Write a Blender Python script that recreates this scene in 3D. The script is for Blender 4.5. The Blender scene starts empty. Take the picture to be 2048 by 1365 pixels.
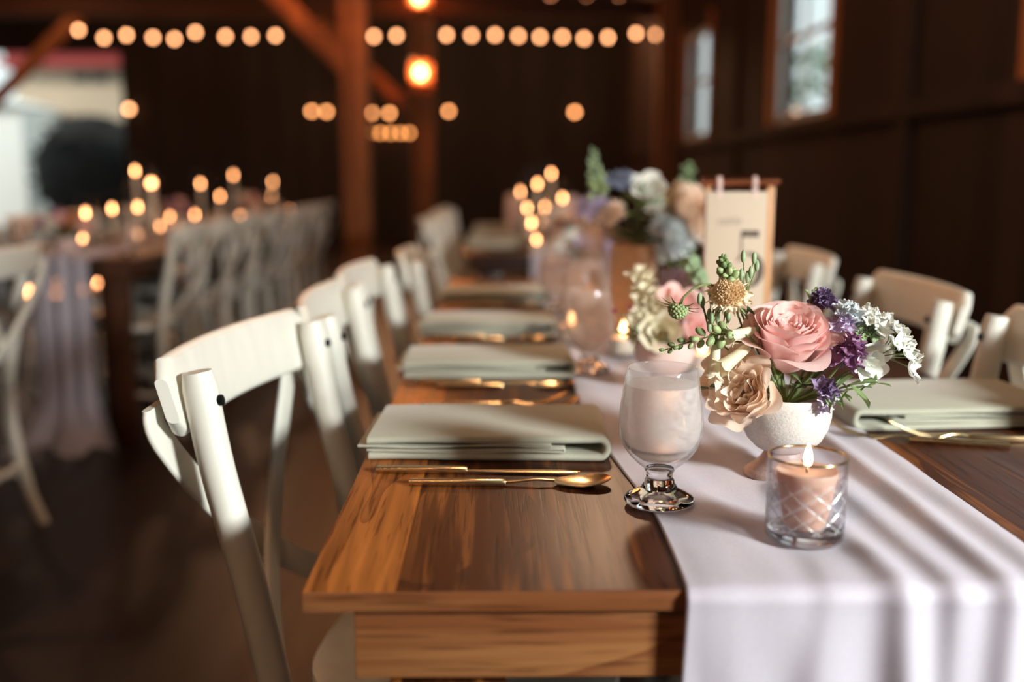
import bpy, bmesh, math, random
from mathutils import Vector, Matrix, Euler
rnd = random.Random(11)
PI = math.pi
SC = bpy.context.scene
COL = SC.collection
rad = math.radians

# ------------------------------------------------------------------ mesh builder
class MB:
    def __init__(s): s.v = []; s.f = []
    def add(s, vs, fs, M=None):
        b = len(s.v)
        s.v += [tuple(M @ Vector(p)) if M else tuple(p) for p in vs]
        s.f += [tuple(i + b for i in f) for f in fs]
        return s
    def merge(s, o, M=None): return s.add(o.v, o.f, M)
    def box(s, c, d, bev=0.0, M=None, seg=2):
        bm = bmesh.new(); bmesh.ops.create_cube(bm, size=1)
        for v in bm.verts: v.co = Vector((v.co.x*d[0], v.co.y*d[1], v.co.z*d[2]))
        if bev: bmesh.ops.bevel(bm, geom=list(bm.edges), offset=bev, segments=seg, profile=.6, affect='EDGES')
        bm.verts.index_update()
        vs = [v.co + Vector(c) for v in bm.verts]; fs = [[v.index for v in f.verts] for f in bm.faces]
        bm.free(); return s.add(vs, fs, M)
    def sweep(s, path, cross, up=(0,0,1), scale=None, M=None, cap=True):
        """cross: list of (a,b): a along side (tangent x up), b along up"""
        P = [Vector(p) for p in path]; n = len(P); vs = []; fs = []; m = len(cross)
        for i in range(n):
            t = (P[min(i+1,n-1)] - P[max(i-1,0)]).normalized()
            u = Vector(up); sd = t.cross(u)
            if sd.length < 1e-5: sd = Vector((1,0,0))
            sd.normalize(); u2 = sd.cross(t).normalized()
            k = scale[i] if scale else (1,1)
            if not isinstance(k, tuple): k = (k,k)
            vs += [P[i] + sd*a*k[0] + u2*b*k[1] for a,b in cross]
        for i in range(n-1):
            for j in range(m):
                fs.append((i*m+j, i*m+(j+1)%m, (i+1)*m+(j+1)%m, (i+1)*m+j))
        if cap: fs.append(tuple(range(m))[::-1]); fs.append(tuple((n-1)*m+j for j in range(m)))
        return s.add(vs, fs, M)
    def tube(s, path, r, seg=10, M=None):
        P = [Vector(p) for p in path]; n = len(P)
        rr = r if isinstance(r, (list,tuple)) else [r]*n
        d = (P[-1]-P[0])
        up = Vector((0,0,1)) if abs(d.normalized().z) < .8 else Vector((0.1,1,0))
        cr = [(math.cos(2*PI*j/seg), math.sin(2*PI*j/seg)) for j in range(seg)]
        return s.sweep(P, cr, up, [float(x) for x in rr], M)
    def lathe(s, prof, seg=32, M=None, caps=False):
        m = len(prof); vs = []; fs = []
        for j in range(seg):
            a = 2*PI*j/seg
            vs += [(r*math.cos(a), r*math.sin(a), z) for r,z in prof]
        for j in range(seg):
            k = (j+1) % seg
            for i in range(m-1):
                fs.append((j*m+i, k*m+i, k*m+i+1, j*m+i+1))
        if caps:
            fs.append(tuple(j*m for j in range(seg))[::-1]); fs.append(tuple(j*m+m-1 for j in range(seg)))
        return s.add(vs, fs, M)
    def grid(s, fn, nu, nv, M=None):
        vs = [fn(i/nu, j/nv) for i in range(nu+1) for j in range(nv+1)]
        fs = [(i*(nv+1)+j, (i+1)*(nv+1)+j, (i+1)*(nv+1)+j+1, i*(nv+1)+j+1) for i in range(nu) for j in range(nv)]
        return s.add(vs, fs, M)
    def ball(s, c, r, seg=12, rings=8, M=None):
        r3 = r if isinstance(r, (tuple,list)) else (r,r,r)
        prof = [(max(1e-5,math.sin(PI*i/rings)), -math.cos(PI*i/rings)) for i in range(rings+1)]
        o = MB().lathe(prof, seg)
        return s.add([(c[0]+x*r3[0], c[1]+y*r3[1], c[2]+z*r3[2]) for x,y,z in o.v], o.f, M)
    def mesh(s, name, m, ang=40, smooth=True):
        me = bpy.data.meshes.new(name); me.from_pydata([tuple(v) for v in s.v], [], s.f); me.validate()
        bm = bmesh.new(); bm.from_mesh(me); bmesh.ops.remove_doubles(bm, verts=bm.verts, dist=1e-6)
        bmesh.ops.recalc_face_normals(bm, faces=bm.faces); bm.to_mesh(me); bm.free()
        me.materials.append(m)
        if smooth:
            me.shade_smooth()
            if ang < 180: me.set_sharp_from_angle(angle=rad(ang))
        return me
    def build(s, name, m, parent=None, label=None, ang=40, loc=None, rot=None):
        o = bpy.data.objects.new(name, s.mesh(name, m, ang)); COL.objects.link(o)
        if parent: o.parent = parent
        if label: o['label'] = label
        if loc: o.location = loc
        if rot: o.rotation_euler = rot
        return o

def rrect(w, h, r, n=3):
    pts = []
    for cx, cy, a0 in ((w/2-r,h/2-r,0),(-w/2+r,h/2-r,90),(-w/2+r,-h/2+r,180),(w/2-r,-h/2+r,270)):
        for i in range(n+1):
            a = rad(a0+90*i/n); pts.append((cx+r*math.cos(a), cy+r*math.sin(a)))
    return pts

def tag(o, label, cat, group=None, kind=None):
    o['label'] = label; o['category'] = cat
    if group: o['group'] = group
    if kind: o['kind'] = kind
    return o
def thing(name, label, cat, loc=(0,0,0), rotz=0, group=None, rot=None):
    o = bpy.data.objects.new(name, None); COL.objects.link(o)
    o.empty_display_size = .05
    o.location = loc; o.rotation_euler = rot if rot else (0,0,rotz)
    return tag(o, label, cat, group)
def struct(name, mb, m, label, parent=None, ang=40, cat='building'):
    o = mb.build(name, m, parent, ang=ang); o['kind'] = 'structure'; o['label'] = label; o['category'] = cat
    return o
def dup(root, label, loc, rotz=0, group=None, rot=None, scale=None):
    r = root.copy(); COL.objects.link(r)
    r.location = loc; r.rotation_euler = rot if rot else (0,0,rotz); r['label'] = label
    if group: r['group'] = group
    if scale: r.scale = scale
    for ch in list(root.children):
        c = ch.copy(); COL.objects.link(c); c.parent = r
        for g in list(ch.children):
            d = g.copy(); COL.objects.link(d); d.parent = c
    return r
ORD = ['first','second','third','fourth','fifth','sixth','seventh','eighth','ninth','tenth','eleventh','twelfth']

# ------------------------------------------------------------------ materials
def lin(h):
    h = h.lstrip('#'); c = [int(h[i:i+2],16)/255 for i in (0,2,4)]
    return tuple(x/12.92 if x <= .04045 else ((x+.055)/1.055)**2.4 for x in c) + (1,)
def newmat(name):
    m = bpy.data.materials.new(name); m.use_nodes = True; nt = m.node_tree; nt.nodes.clear()
    out = nt.nodes.new('ShaderNodeOutputMaterial'); return m, nt, out
def N(nt, t, **kw):
    n = nt.nodes.new(t)
    for k, v in kw.items(): setattr(n, k, v)
    return n
def bump(nt, hsock, st, dist, bsdf):
    b = N(nt,'ShaderNodeBump'); b.inputs['Strength'].default_value = st; b.inputs['Distance'].default_value = dist
    nt.links.new(hsock, b.inputs['Height']); nt.links.new(b.outputs[0], bsdf.inputs['Normal'])
def pbr(name, c1, c2=None, rough=.5, metal=0, scale=20, stretch=(1,1,1), bmp=0, bdist=.001, spec=.5, trans=0, sheen=0, sss=0, sssr=(1,.4,.2), detail=4, alpha=None, coat=0):
    m, nt, out = newmat(name); b = N(nt,'ShaderNodeBsdfPrincipled'); nt.links.new(b.outputs[0], out.inputs[0])
    b.inputs['Roughness'].default_value = rough; b.inputs['Metallic'].default_value = metal
    b.inputs['Specular IOR Level'].default_value = spec
    if coat: b.inputs['Coat Weight'].default_value = coat; b.inputs['Coat Roughness'].default_value = .15
    if sheen: b.inputs['Sheen Weight'].default_value = sheen
    if sss:
        b.inputs['Subsurface Weight'].default_value = sss; b.inputs['Subsurface Radius'].default_value = sssr; b.inputs['Subsurface Scale'].default_value = .012
    tc = N(nt,'ShaderNodeTexCoord'); mp = N(nt,'ShaderNodeMapping'); mp.inputs['Scale'].default_value = stretch
    nt.links.new(tc.outputs['Object'], mp.inputs[0])
    no = N(nt,'ShaderNodeTexNoise'); no.inputs['Scale'].default_value = scale; no.inputs['Detail'].default_value = detail
    nt.links.new(mp.outputs[0], no.inputs['Vector'])
    rp = N(nt,'ShaderNodeValToRGB'); rp.color_ramp.elements[0].color = lin(c1); rp.color_ramp.elements[1].color = lin(c2 or c1)
    rp.color_ramp.elements[0].position = .3; rp.color_ramp.elements[1].position = .7
    nt.links.new(no.outputs[0], rp.inputs[0]); nt.links.new(rp.outputs[0], b.inputs['Base Color'])
    if bmp: bump(nt, no.outputs[0], bmp, bdist, b)
    if trans:
        tr = N(nt,'ShaderNodeBsdfTranslucent'); mx = N(nt,'ShaderNodeMixShader'); mx.inputs[0].default_value = trans
        nt.links.new(rp.outputs[0], tr.inputs[0]); nt.links.new(b.outputs[0], mx.inputs[1]); nt.links.new(tr.outputs[0], mx.inputs[2])
        nt.links.new(mx.outputs[0], out.inputs[0])
    return m
def wood(name, light, dark, axis=1, board=.15, rough=.35, spec=.5, vary=.45, fine=1.0, across=0, seam=.6, coat=0, lit_tone=None, pore=.75):
    """boards along AXIS, split every BOARD metres along ACROSS, with streaks and pores"""
    m, nt, out = newmat(name); b = N(nt,'ShaderNodeBsdfPrincipled'); nt.links.new(b.outputs[0], out.inputs[0])
    b.inputs['Specular IOR Level'].default_value = spec
    if coat: b.inputs['Coat Weight'].default_value = coat; b.inputs['Coat Roughness'].default_value = .12
    tc = N(nt,'ShaderNodeTexCoord'); L = nt.links.new
    sx = N(nt,'ShaderNodeSeparateXYZ'); L(tc.outputs['Object'], sx.inputs[0])
    def mth(op, *args):
        n = N(nt,'ShaderNodeMath', operation=op)
        for i, q in enumerate(args):
            if q is None: continue
            if isinstance(q, (int,float)): n.inputs[i].default_value = q
            else: L(q, n.inputs[i])
        return n.outputs[0]
    fx = mth('DIVIDE', mth('ADD', sx.outputs[across], lit_tone[2] if lit_tone else 0.0), board); fl = mth('FLOOR', fx); fr = mth('SUBTRACT', fx, fl)
    wn = N(nt,'ShaderNodeTexWhiteNoise', noise_dimensions='1D'); L(fl, wn.inputs['W'])
    # offset coordinates per board
    off = mth('MULTIPLY', wn.outputs[0], 7.3)
    cb = N(nt,'ShaderNodeCombineXYZ')
    for i in range(3):
        if i == axis: L(mth('ADD', sx.outputs[i], off), cb.inputs[i])
        else: L(sx.outputs[i], cb.inputs[i])
    st = [1,1,1]; st[axis] = .045
    mp = N(nt,'ShaderNodeMapping'); mp.inputs['Scale'].default_value = st; L(cb.outputs[0], mp.inputs[0])
    n1 = N(nt,'ShaderNodeTexNoise'); n1.inputs['Scale'].default_value = (62 if lit_tone else 34)*fine; n1.inputs['Detail'].default_value = 6; n1.inputs['Distortion'].default_value = .6
    L(mp.outputs[0], n1.inputs['Vector'])
    n2 = N(nt,'ShaderNodeTexNoise'); n2.inputs['Scale'].default_value = 260*fine; n2.inputs['Detail'].default_value = 3
    L(mp.outputs[0], n2.inputs['Vector'])
    st3 = [1,1,1]; st3[axis] = .25
    mp3 = N(nt,'ShaderNodeMapping'); mp3.inputs['Scale'].default_value = st3; L(cb.outputs[0], mp3.inputs[0])
    n3 = N(nt,'ShaderNodeTexNoise'); n3.inputs['Scale'].default_value = 5; n3.inputs['Detail'].default_value = 2; L(mp3.outputs[0], n3.inputs['Vector'])
    rings = mth('FRACT', mth('MULTIPLY', n3.outputs[0], 9.0))
    rings = mth('POWER', rings, 9.0)
    tn = mth('ADD', mth('MULTIPLY', mth('LESS_THAN', fl, -.5), lit_tone[0]), mth('MULTIPLY_ADD', wn.outputs[0], .35, lit_tone[1])) if lit_tone else mth('SUBTRACT', wn.outputs[0], .5)
    val = mth('ADD', mth('MULTIPLY', n1.outputs[0], .9), mth('MULTIPLY', tn, vary))
    val = mth('SUBTRACT', val, mth('MULTIPLY', rings, .22))
    rp = N(nt,'ShaderNodeValToRGB'); e = rp.color_ramp.elements
    e[0].position = .18; e[0].color = lin(dark); e[1].position = .72; e[1].color = lin(light)
    L(val, rp.inputs[0])
    pr = N(nt,'ShaderNodeValToRGB'); pe = pr.color_ramp.elements
    pe[0].position = .36; pe[0].color = (.45,.38,.33,1); pe[1].position = .46; pe[1].color = (1,1,1,1)
    L(n2.outputs[0], pr.inputs[0])
    mx = N(nt,'ShaderNodeMixRGB', blend_type='MULTIPLY'); mx.inputs[0].default_value = pore
    L(rp.outputs[0], mx.inputs[1]); L(pr.outputs[0], mx.inputs[2])
    sm = mth('LESS_THAN', mth('MINIMUM', fr, mth('SUBTRACT', 1.0, fr)), .008)
    m2 = N(nt,'ShaderNodeMixRGB', blend_type='MULTIPLY'); L(mth('MULTIPLY', sm, seam), m2.inputs[0])
    L(mx.outputs[0], m2.inputs[1]); m2.inputs[2].default_value = (.2,.15,.12,1)
    L(m2.outputs[0], b.inputs['Base Color'])
    L(mth('ADD', rough-.08, mth('MULTIPLY', n1.outputs[0], .16)), b.inputs['Roughness'])
    bump(nt, pr.outputs[0], .12, .0006, b)
    return m
def emit(name, col, s):
    m, nt, out = newmat(name); e = N(nt,'ShaderNodeEmission'); e.inputs[0].default_value = col if len(col)==4 else (*col,1); e.inputs[1].default_value = s
    nt.links.new(e.outputs[0], out.inputs[0]); return m
def glass(name, col=(1,1,1,1), rough=0.0, ior=1.46):
    m, nt, out = newmat(name); g = N(nt,'ShaderNodeBsdfGlass'); g.inputs['Color'].default_value = col
    g.inputs['Roughness'].default_value = rough; g.inputs['IOR'].default_value = ior
    nt.links.new(g.outputs[0], out.inputs[0]); return m
def thin_glass(name, tint=(.96,.97,.98,1), frost=0.0, fcol=(.85,.8,.8,1), nscale=60, refl=.9):
    """a thin pane: straight-through light, mirror by facing angle, and some dull condensation"""
    m, nt, out = newmat(name); L = nt.links.new
    t = N(nt,'ShaderNodeBsdfTransparent'); t.inputs[0].default_value = tint
    g = N(nt,'ShaderNodeBsdfGlossy'); g.inputs['Roughness'].default_value = .04
    f = N(nt,'ShaderNodeLayerWeight'); f.inputs[0].default_value = .5
    pw = N(nt,'ShaderNodeMath', operation='POWER'); pw.inputs[1].default_value = 4.0; L(f.outputs['Facing'], pw.inputs[0])
    ml = N(nt,'ShaderNodeMath', operation='MULTIPLY_ADD'); ml.inputs[1].default_value = refl*.8; ml.inputs[2].default_value = .035; L(pw.outputs[0], ml.inputs[0])
    mx = N(nt,'ShaderNodeMixShader'); L(ml.outputs[0], mx.inputs[0]); L(t.outputs[0], mx.inputs[1]); L(g.outputs[0], mx.inputs[2])
    last = mx
    if frost:
        d = N(nt,'ShaderNodeBsdfDiffuse'); d.inputs[0].default_value = fcol
        tl = N(nt,'ShaderNodeBsdfTranslucent'); tl.inputs[0].default_value = fcol
        m1 = N(nt,'ShaderNodeMixShader'); m1.inputs[0].default_value = .5; L(d.outputs[0], m1.inputs[1]); L(tl.outputs[0], m1.inputs[2])
        tc = N(nt,'ShaderNodeTexCoord'); no = N(nt,'ShaderNodeTexNoise'); no.inputs['Scale'].default_value = nscale; no.inputs['Detail'].default_value = 5
        L(tc.outputs['Object'], no.inputs['Vector'])
        k = N(nt,'ShaderNodeMath', operation='MULTIPLY_ADD'); k.inputs[1].default_value = frost*.8; k.inputs[2].default_value = frost*.6; L(no.outputs[0], k.inputs[0])
        m2 = N(nt,'ShaderNodeMixShader'); L(k.outputs[0], m2.inputs[0]); L(mx.outputs[0], m2.inputs[1]); L(m1.outputs[0], m2.inputs[2]); last = m2
    L(last.outputs[0], out.inputs[0]); return m

M = {}
M['table'] = wood('stained_oak_top', '#c27636', '#42200e', board=.148, rough=.36, vary=.55, spec=.22, lit_tone=(.76,-.68,.365), pore=.9)  # left boards paler, rest darker: board variation plus painted-in light and shade
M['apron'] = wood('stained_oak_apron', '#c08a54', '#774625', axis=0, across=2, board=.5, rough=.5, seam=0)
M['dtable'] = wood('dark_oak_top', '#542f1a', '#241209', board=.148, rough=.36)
M['white'] = pbr('white_paint', '#e6e4da', '#dcdacf', rough=.42, scale=30, stretch=(1,1,.2), bmp=.05, bdist=.001)
M['bolt'] = pbr('dark_bolt', '#1c1e20', rough=.35, metal=.8)
M['linen'] = pbr('sage_linen', '#b5b4a3', '#a5a594', rough=.9, scale=900, bmp=.25, bdist=.0006, sheen=.2, detail=2, spec=.2)
M['runner'] = pbr('lilac_chiffon', '#cdc7d3', '#c3bdcb', rough=.62, scale=700, stretch=(1,.3,1), bmp=.06, bdist=.0004, sheen=.25, trans=.16, detail=2, spec=.3)
M['gold'] = pbr('gold_metal', '#d9bd92', '#ccab7a', rough=.24, metal=1, scale=80)
M['copper'] = pbr('copper_bar', '#d08058', rough=.25, metal=1)
M['glass'] = glass('clear_glass')
def cut_glass():
    m, nt, out = newmat('smoky_diamond_cut_glass'); L = nt.links.new
    tc = N(nt,'ShaderNodeTexCoord'); sx = N(nt,'ShaderNodeSeparateXYZ'); L(tc.outputs['Object'], sx.inputs[0])
    def mth(op, *a):
        n = N(nt,'ShaderNodeMath', operation=op)
        for i, q in enumerate(a):
            if isinstance(q,(int,float)): n.inputs[i].default_value = q
            else: L(q, n.inputs[i])
        return n.outputs[0]
    p = mth('MULTIPLY', mth('ARCTAN2', sx.outputs[1], sx.outputs[0]), 10/(2*PI)); q = mth('DIVIDE', sx.outputs[2], .0165)
    def line(v): return mth('MULTIPLY', mth('ABSOLUTE', mth('SUBTRACT', mth('FRACT', mth('ADD', v, 50.0)), .5)), 2.0)
    d = mth('MINIMUM', line(mth('ADD', p, q)), line(mth('SUBTRACT', p, q)))
    k = mth('LESS_THAN', d, .17)
    k = mth('MULTIPLY', k, mth('MULTIPLY', mth('GREATER_THAN', sx.outputs[2], .014), mth('LESS_THAN', sx.outputs[2], .060)))
    t = N(nt,'ShaderNodeBsdfTransparent'); t.inputs[0].default_value = (.86,.86,.89,1)
    g = N(nt,'ShaderNodeBsdfGlass'); g.inputs['IOR'].default_value = 1.12; g.inputs['Color'].default_value = (.86,.86,.9,1)
    m0 = N(nt,'ShaderNodeMixShader'); m0.inputs[0].default_value = .3; L(t.outputs[0], m0.inputs[1]); L(g.outputs[0], m0.inputs[2])
    gl = N(nt,'ShaderNodeBsdfGlossy'); gl.inputs['Roughness'].default_value = .03
    lw = N(nt,'ShaderNodeLayerWeight'); pw = mth('MULTIPLY_ADD', mth('POWER', lw.outputs['Facing'], 3.0), .6, .04)
    m1 = N(nt,'ShaderNodeMixShader'); L(pw, m1.inputs[0]); L(m0.outputs[0], m1.inputs[1]); L(gl.outputs[0], m1.inputs[2])
    df = N(nt,'ShaderNodeBsdfDiffuse'); df.inputs[0].default_value = (.75,.74,.76,1); g2 = N(nt,'ShaderNodeBsdfGlossy'); g2.inputs['Roughness'].default_value = .25
    m2 = N(nt,'ShaderNodeMixShader'); m2.inputs[0].default_value = .5; L(df.outputs[0], m2.inputs[1]); L(g2.outputs[0], m2.inputs[2])
    m3 = N(nt,'ShaderNodeMixShader'); L(mth('MULTIPLY', k, .38), m3.inputs[0]); L(m1.outputs[0], m3.inputs[1]); L(m2.outputs[0], m3.inputs[2])
    L(m3.outputs[0], out.inputs[0]); return m
M['cutglass'] = cut_glass()
M['thin'] = thin_glass('thin_glass')
M['thinfrost'] = thin_glass('misted_glass', frost=.32, fcol=(1,.84,.74,1))
M['water'] = glass('water', (1,.985,.97,1), 0.08, 1.2)
M['ceramic'] = pbr('speckled_white_ceramic', '#d9d4cd', '#c9c2ba', rough=.5, scale=420, bmp=.35, bdist=.0012, detail=2)
M['cerfoot'] = pbr('mauve_ceramic_foot', '#b9a29c', '#a58a84', rough=.45, scale=300, bmp=.2)
M['candle'] = pbr('peach_wax', '#f9cdb6', '#f8c8b0', rough=.5, sss=.35, scale=10)
M['ivory'] = pbr('ivory_wax', '#efdcc4', rough=.5, sss=.25)
M['flame'] = emit('candle_flame_far', (1,.40,.15), 27)
M['flame_near'] = emit('candle_flame_near', (1,.72,.42), 9)
M['bulb'] = emit('warm_bulb', (1,.42,.18), 15)
M['bulbdim'] = emit('dim_bulb', (1,.34,.14), 5)
M['lanternbulb'] = emit('lantern_bulb', (1,.46,.2), 60)
M['wick'] = pbr('wick', '#2a1a16', rough=.9)
M['floor'] = wood('dark_floor_boards', '#2a160f', '#150b07', board=.14, rough=.42, vary=.4, seam=.8, spec=.35)
M['wall'] = wood('dark_barn_boards', '#39271f', '#251a15', axis=2, across=1, board=.2, rough=.8, vary=.5, seam=.9, fine=.5, spec=.2)
M['wallfar'] = wood('dark_barn_boards_far', '#302824', '#27201d', axis=2, across=0, board=.2, rough=.85, vary=.5, seam=.9, fine=.5, spec=.15)
M['ceil'] = wood('dark_ceiling_boards', '#2a1a12', '#170e0a', axis=0, across=1, board=.2, rough=.85, seam=.8, fine=.5, spec=.15)
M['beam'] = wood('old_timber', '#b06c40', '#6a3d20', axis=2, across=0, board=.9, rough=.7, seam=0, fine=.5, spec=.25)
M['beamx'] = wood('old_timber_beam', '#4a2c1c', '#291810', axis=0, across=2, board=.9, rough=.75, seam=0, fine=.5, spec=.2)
M['iron'] = pbr('black_iron', '#1a1716', rough=.5, metal=.6)
M['winframe'] = pbr('window_frame_paint', '#b5b7b6', '#a2a3a2', rough=.6)
M['pane'] = thin_glass('window_pane', frost=.03, fcol=(.8,.85,.85,1), nscale=8)
M['card'] = pbr('cream_card', '#cdbba6', '#c7b49e', rough=.75, scale=200)
M['ink'] = pbr('grey_ink', '#5d5248', rough=.8)
M['inklight'] = pbr('pale_ink', '#9d8e80', rough=.8)
M['palewood'] = wood('pale_wood', '#dca878', '#b57c4c', axis=2, board=.2, rough=.5, seam=0)
M['slate'] = pbr('dark_slate', '#4a4a4c', '#3c3c3e', rough=.6)
M['tan'] = pbr('tan_ceramic', '#efcba4', '#e4b78c', rough=.6, scale=60)
M['blush'] = pbr('blush_ceramic', '#e2c6bd', '#d8b9b0', rough=.5, scale=60)
M['stem'] = pbr('green_stem', '#77864b', '#5f7040', rough=.5, scale=60)
M['leaf'] = pbr('green_leaf', '#8fa56c', '#6d8653', rough=.45, scale=60, trans=.25)
M['dleaf'] = pbr('dark_leaf', '#56693f', '#3e5230', rough=.45, scale=60, trans=.2)
M['sage'] = pbr('sage_bud', '#9db08a', '#7f9870', rough=.55, scale=150)
M['gbud'] = pbr('green_bud', '#a3b47c', '#85996a', rough=.5, scale=90)
M['pink'] = pbr('pink_petal', '#fbdcd6', '#f8cdc8', rough=.5, scale=45, trans=.42, sheen=.15, spec=.3)
M['peach'] = pbr('peach_petal', '#fdeedd', '#fae0cb', rough=.5, scale=40, trans=.42, sheen=.15, spec=.3)
M['cream'] = pbr('cream_petal', '#f2ead2', '#e8dfc0', rough=.5, scale=50, trans=.3, spec=.3)
M['whitep'] = pbr('white_petal', '#f1f1ea', '#e6e8de', rough=.5, scale=50, trans=.25, spec=.3)
M['purple'] = pbr('purple_petal', '#9a86a8', '#6d5a7d', rough=.5, scale=120, trans=.25, spec=.3)
M['plum'] = pbr('plum_petal', '#a87a9f', '#80567b', rough=.5, scale=120, trans=.25, spec=.3)
M['lilac'] = pbr('lilac_petal', '#dccfe2', '#c2b0d0', rough=.5, scale=120, trans=.25, spec=.3)
M['tanflor'] = pbr('tan_floret', '#f8e6c6', '#ecd0a2', rough=.6, scale=200, trans=.35)
M['scabp'] = pbr('cream_tan_petal', '#f8ecd4', '#f2dfc0', rough=.55, scale=100, trans=.3)
M['blue'] = pbr('blue_petal', '#98a0b4', '#767f94', rough=.6, scale=100, trans=.2)
M['paleblue'] = pbr('pale_blue_petal', '#dfe5e4', '#c6d0d4', rough=.6, scale=100, trans=.2)
M['orange'] = pbr('orange_petal', '#e0954a', '#c87a34', rough=.5, scale=60, trans=.25)
M['burg'] = pbr('burgundy_petal', '#8a1f44', rough=.5)
M['siding'] = pbr('cream_siding', '#bfae97', '#b3a18a', rough=.8, scale=6)
M['redtrim'] = pbr('red_trim', '#8c2f2c', rough=.7)
M['darkpane'] = pbr('dark_window', '#26292c', rough=.3)
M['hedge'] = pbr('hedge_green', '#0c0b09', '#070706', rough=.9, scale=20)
M['tree'] = pbr('tree_leaf', '#7f9a72', '#4e7350', rough=.7, scale=10, trans=.4)
M['ground'] = pbr('gravel_ground', '#6b655c', '#57524a', rough=.95, scale=15)
M['shed'] = pbr('white_boards', '#e9ece8', '#dfe3df', rough=.8)

# ------------------------------------------------------------------ camera
cam_d = bpy.data.cameras.new('camera'); cam = bpy.data.objects.new('camera', cam_d); COL.objects.link(cam)
cam.location = (0, 0, 1.09)
cam_d.sensor_width = 36; cam_d.lens = 35.0; cam_d.clip_start = .05; cam_d.clip_end = 200
cam.rotation_euler = (rad(90-9.467), 0, rad(-0.691))
cam_d.dof.use_dof = True; cam_d.dof.focus_distance = 1.03; cam_d.dof.aperture_fstop = 1.8; cam_d.dof.aperture_blades = 0
SC.camera = cam

# ------------------------------------------------------------------ room shell
WX, FY, LX, BY, CZ = 2.0, 17.0, -9.5, -6.0, 4.2
struct('floor', MB().box(((WX+LX)/2, (FY+BY)/2, -.05), (WX-LX, FY-BY, .1)), M['floor'], 'dark stained wooden barn floor', cat='floor')
struct('ceiling', MB().box(((WX+LX)/2, (FY+BY)/2, CZ+.06), (WX-LX+.4, FY-BY+.4, .12)), M['ceil'], 'dark board ceiling above the beams', cat='ceiling')
wins = [(-.95,.25), (2.55,3.78), (6.15,7.42), (9.7,10.95)]
ZB, ZT = 1.45, 2.52
w = MB(); TH = .14
w.box((WX+TH/2, (FY+BY)/2, ZB/2), (TH, FY-BY, ZB)).box((WX+TH/2, (FY+BY)/2, (ZT+CZ)/2), (TH, FY-BY, CZ-ZT))
ys = [BY] + [y for q in wins for y in q] + [FY]
for i in range(0, len(ys), 2):
    w.box((WX+TH/2, (ys[i]+ys[i+1])/2, (ZB+ZT)/2), (TH, ys[i+1]-ys[i], ZT-ZB))
struct('wall_right', w, M['wall'], 'dark vertical board wall with small windows', cat='wall')
w = MB().box(((-6.25+WX)/2, FY+.07, CZ/2), (WX+6.25, .14, CZ)).box(((LX-6.25)/2, FY+.07, (3.08+CZ)/2), (-6.25-LX, .14, CZ-3.08))
struct('wall_far', w, M['wallfar'], 'near black board wall at the far end', cat='wall')
struct('wall_left', MB().box((LX-.07, (FY+BY)/2, CZ/2), (.14, FY-BY, CZ)), M['wall'], 'dark board wall on the far side of the barn', cat='wall')
struct('wall_back', MB().box(((WX+LX)/2, BY-.07, CZ/2), (WX-LX, .14, CZ)), M['wall'], 'dark board wall behind the photographer', cat='wall')
# sill rail and battens on the right wall
t = MB().box((WX-.025, 5.3, ZB-.05), (.05, 22, .09), .006)
struct('trim_1', t, M['wall'], 'dark horizontal sill rail under the windows', cat='trim')
t = MB()
for y in (-2.2, 1.4, 4.95, 8.55): t.box((WX-.02, y, 2.1), (.04, .13, CZ), .005)
struct('trim_2', t, M['wall'], 'vertical wall posts between the windows', cat='trim')
for i, (a, b) in enumerate(wins):
    fr = MB(); c = (a+b)/2; h = ZT-ZB; zc = (ZB+ZT)/2; x = WX+.025
    for y in (a+.035, b-.035): fr.box((x, y, zc), (.03, .05, h), .004)
    for z in (ZB+.03, ZT-.03): fr.box((x, c, z), (.03, b-a-.10, .05), .004)
    wf = struct(f'window_{i+1}', fr, M['winframe'], ['small window out of view beside the photographer', 'small barn window nearest along the wall', 'small barn window with blurred greenery outside', 'farthest small barn window beside the wall post'][i], cat='window')
    mu = MB(); mu.box((x, c, zc), (.02, .03, h-.10)); mu.box((x, c, zc+.02), (.022, b-a-.10, .035))
    mu.build('muntin', M['winframe'], wf)
    MB().add([(x+.008,c-(b-a)/2+.04,ZB+.04),(x+.008,c+(b-a)/2-.04,ZB+.04),(x+.008,c+(b-a)/2-.04,ZT-.04),(x+.008,c-(b-a)/2+.04,ZT-.04)],[(0,1,2,3)]).build('pane', M['pane'], wf)
    for y in (a-.05, b+.05): MB().box((WX-.015, y, zc), (.03, .1, h+.2), .004).build('casing', M['beam'], wf)

# timber frame
def pillar(x, y, s, label, z1=CZ):
    return struct('pillar', MB().box((0,0,z1/2), (s, s, z1), .012), M['beam'], label, cat='post')
def at(o, x, y, z=0): o.location = (x, y, z); return o
at(pillar(0,0,.185,'square timber post nearest the tables'), -.998, 7.1)
at(pillar(0,0,.25,'square timber post farther back with the lantern'), -.935, 12.42)
at(pillar(0,0,.22,'timber post against the window wall at the beam end'), 1.89, 11.6)
at(pillar(0,0,.25,'timber post near the open end, past the frame'), -6.45, 12.42)
def brace(p0, p1, label):
    p0, p1 = Vector(p0), Vector(p1)
    mb = MB().sweep([p0, p0.lerp(p1,.5), p1], rrect(.13,.15,.01), up=(0,1,0))
    return struct('beam_brace', mb, M['beam'], label, cat='brace')
brace((-1.06,7.1,1.83), (-2.5,7.1,3.27), 'diagonal timber brace on the nearest post')
brace((-1.03,12.42,1.80), (-2.3,12.42,3.05), 'diagonal timber brace on the lantern post')
brace((-6.4,12.42,1.7), (-5.0,12.42,3.0), 'diagonal timber brace near the open end')
struct('beam', MB().box((-2.3,12.42,3.06), (8.5,.26,.22), .01), M['beamx'], 'long cross beam under the string of bulbs', cat='beam')
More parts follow.
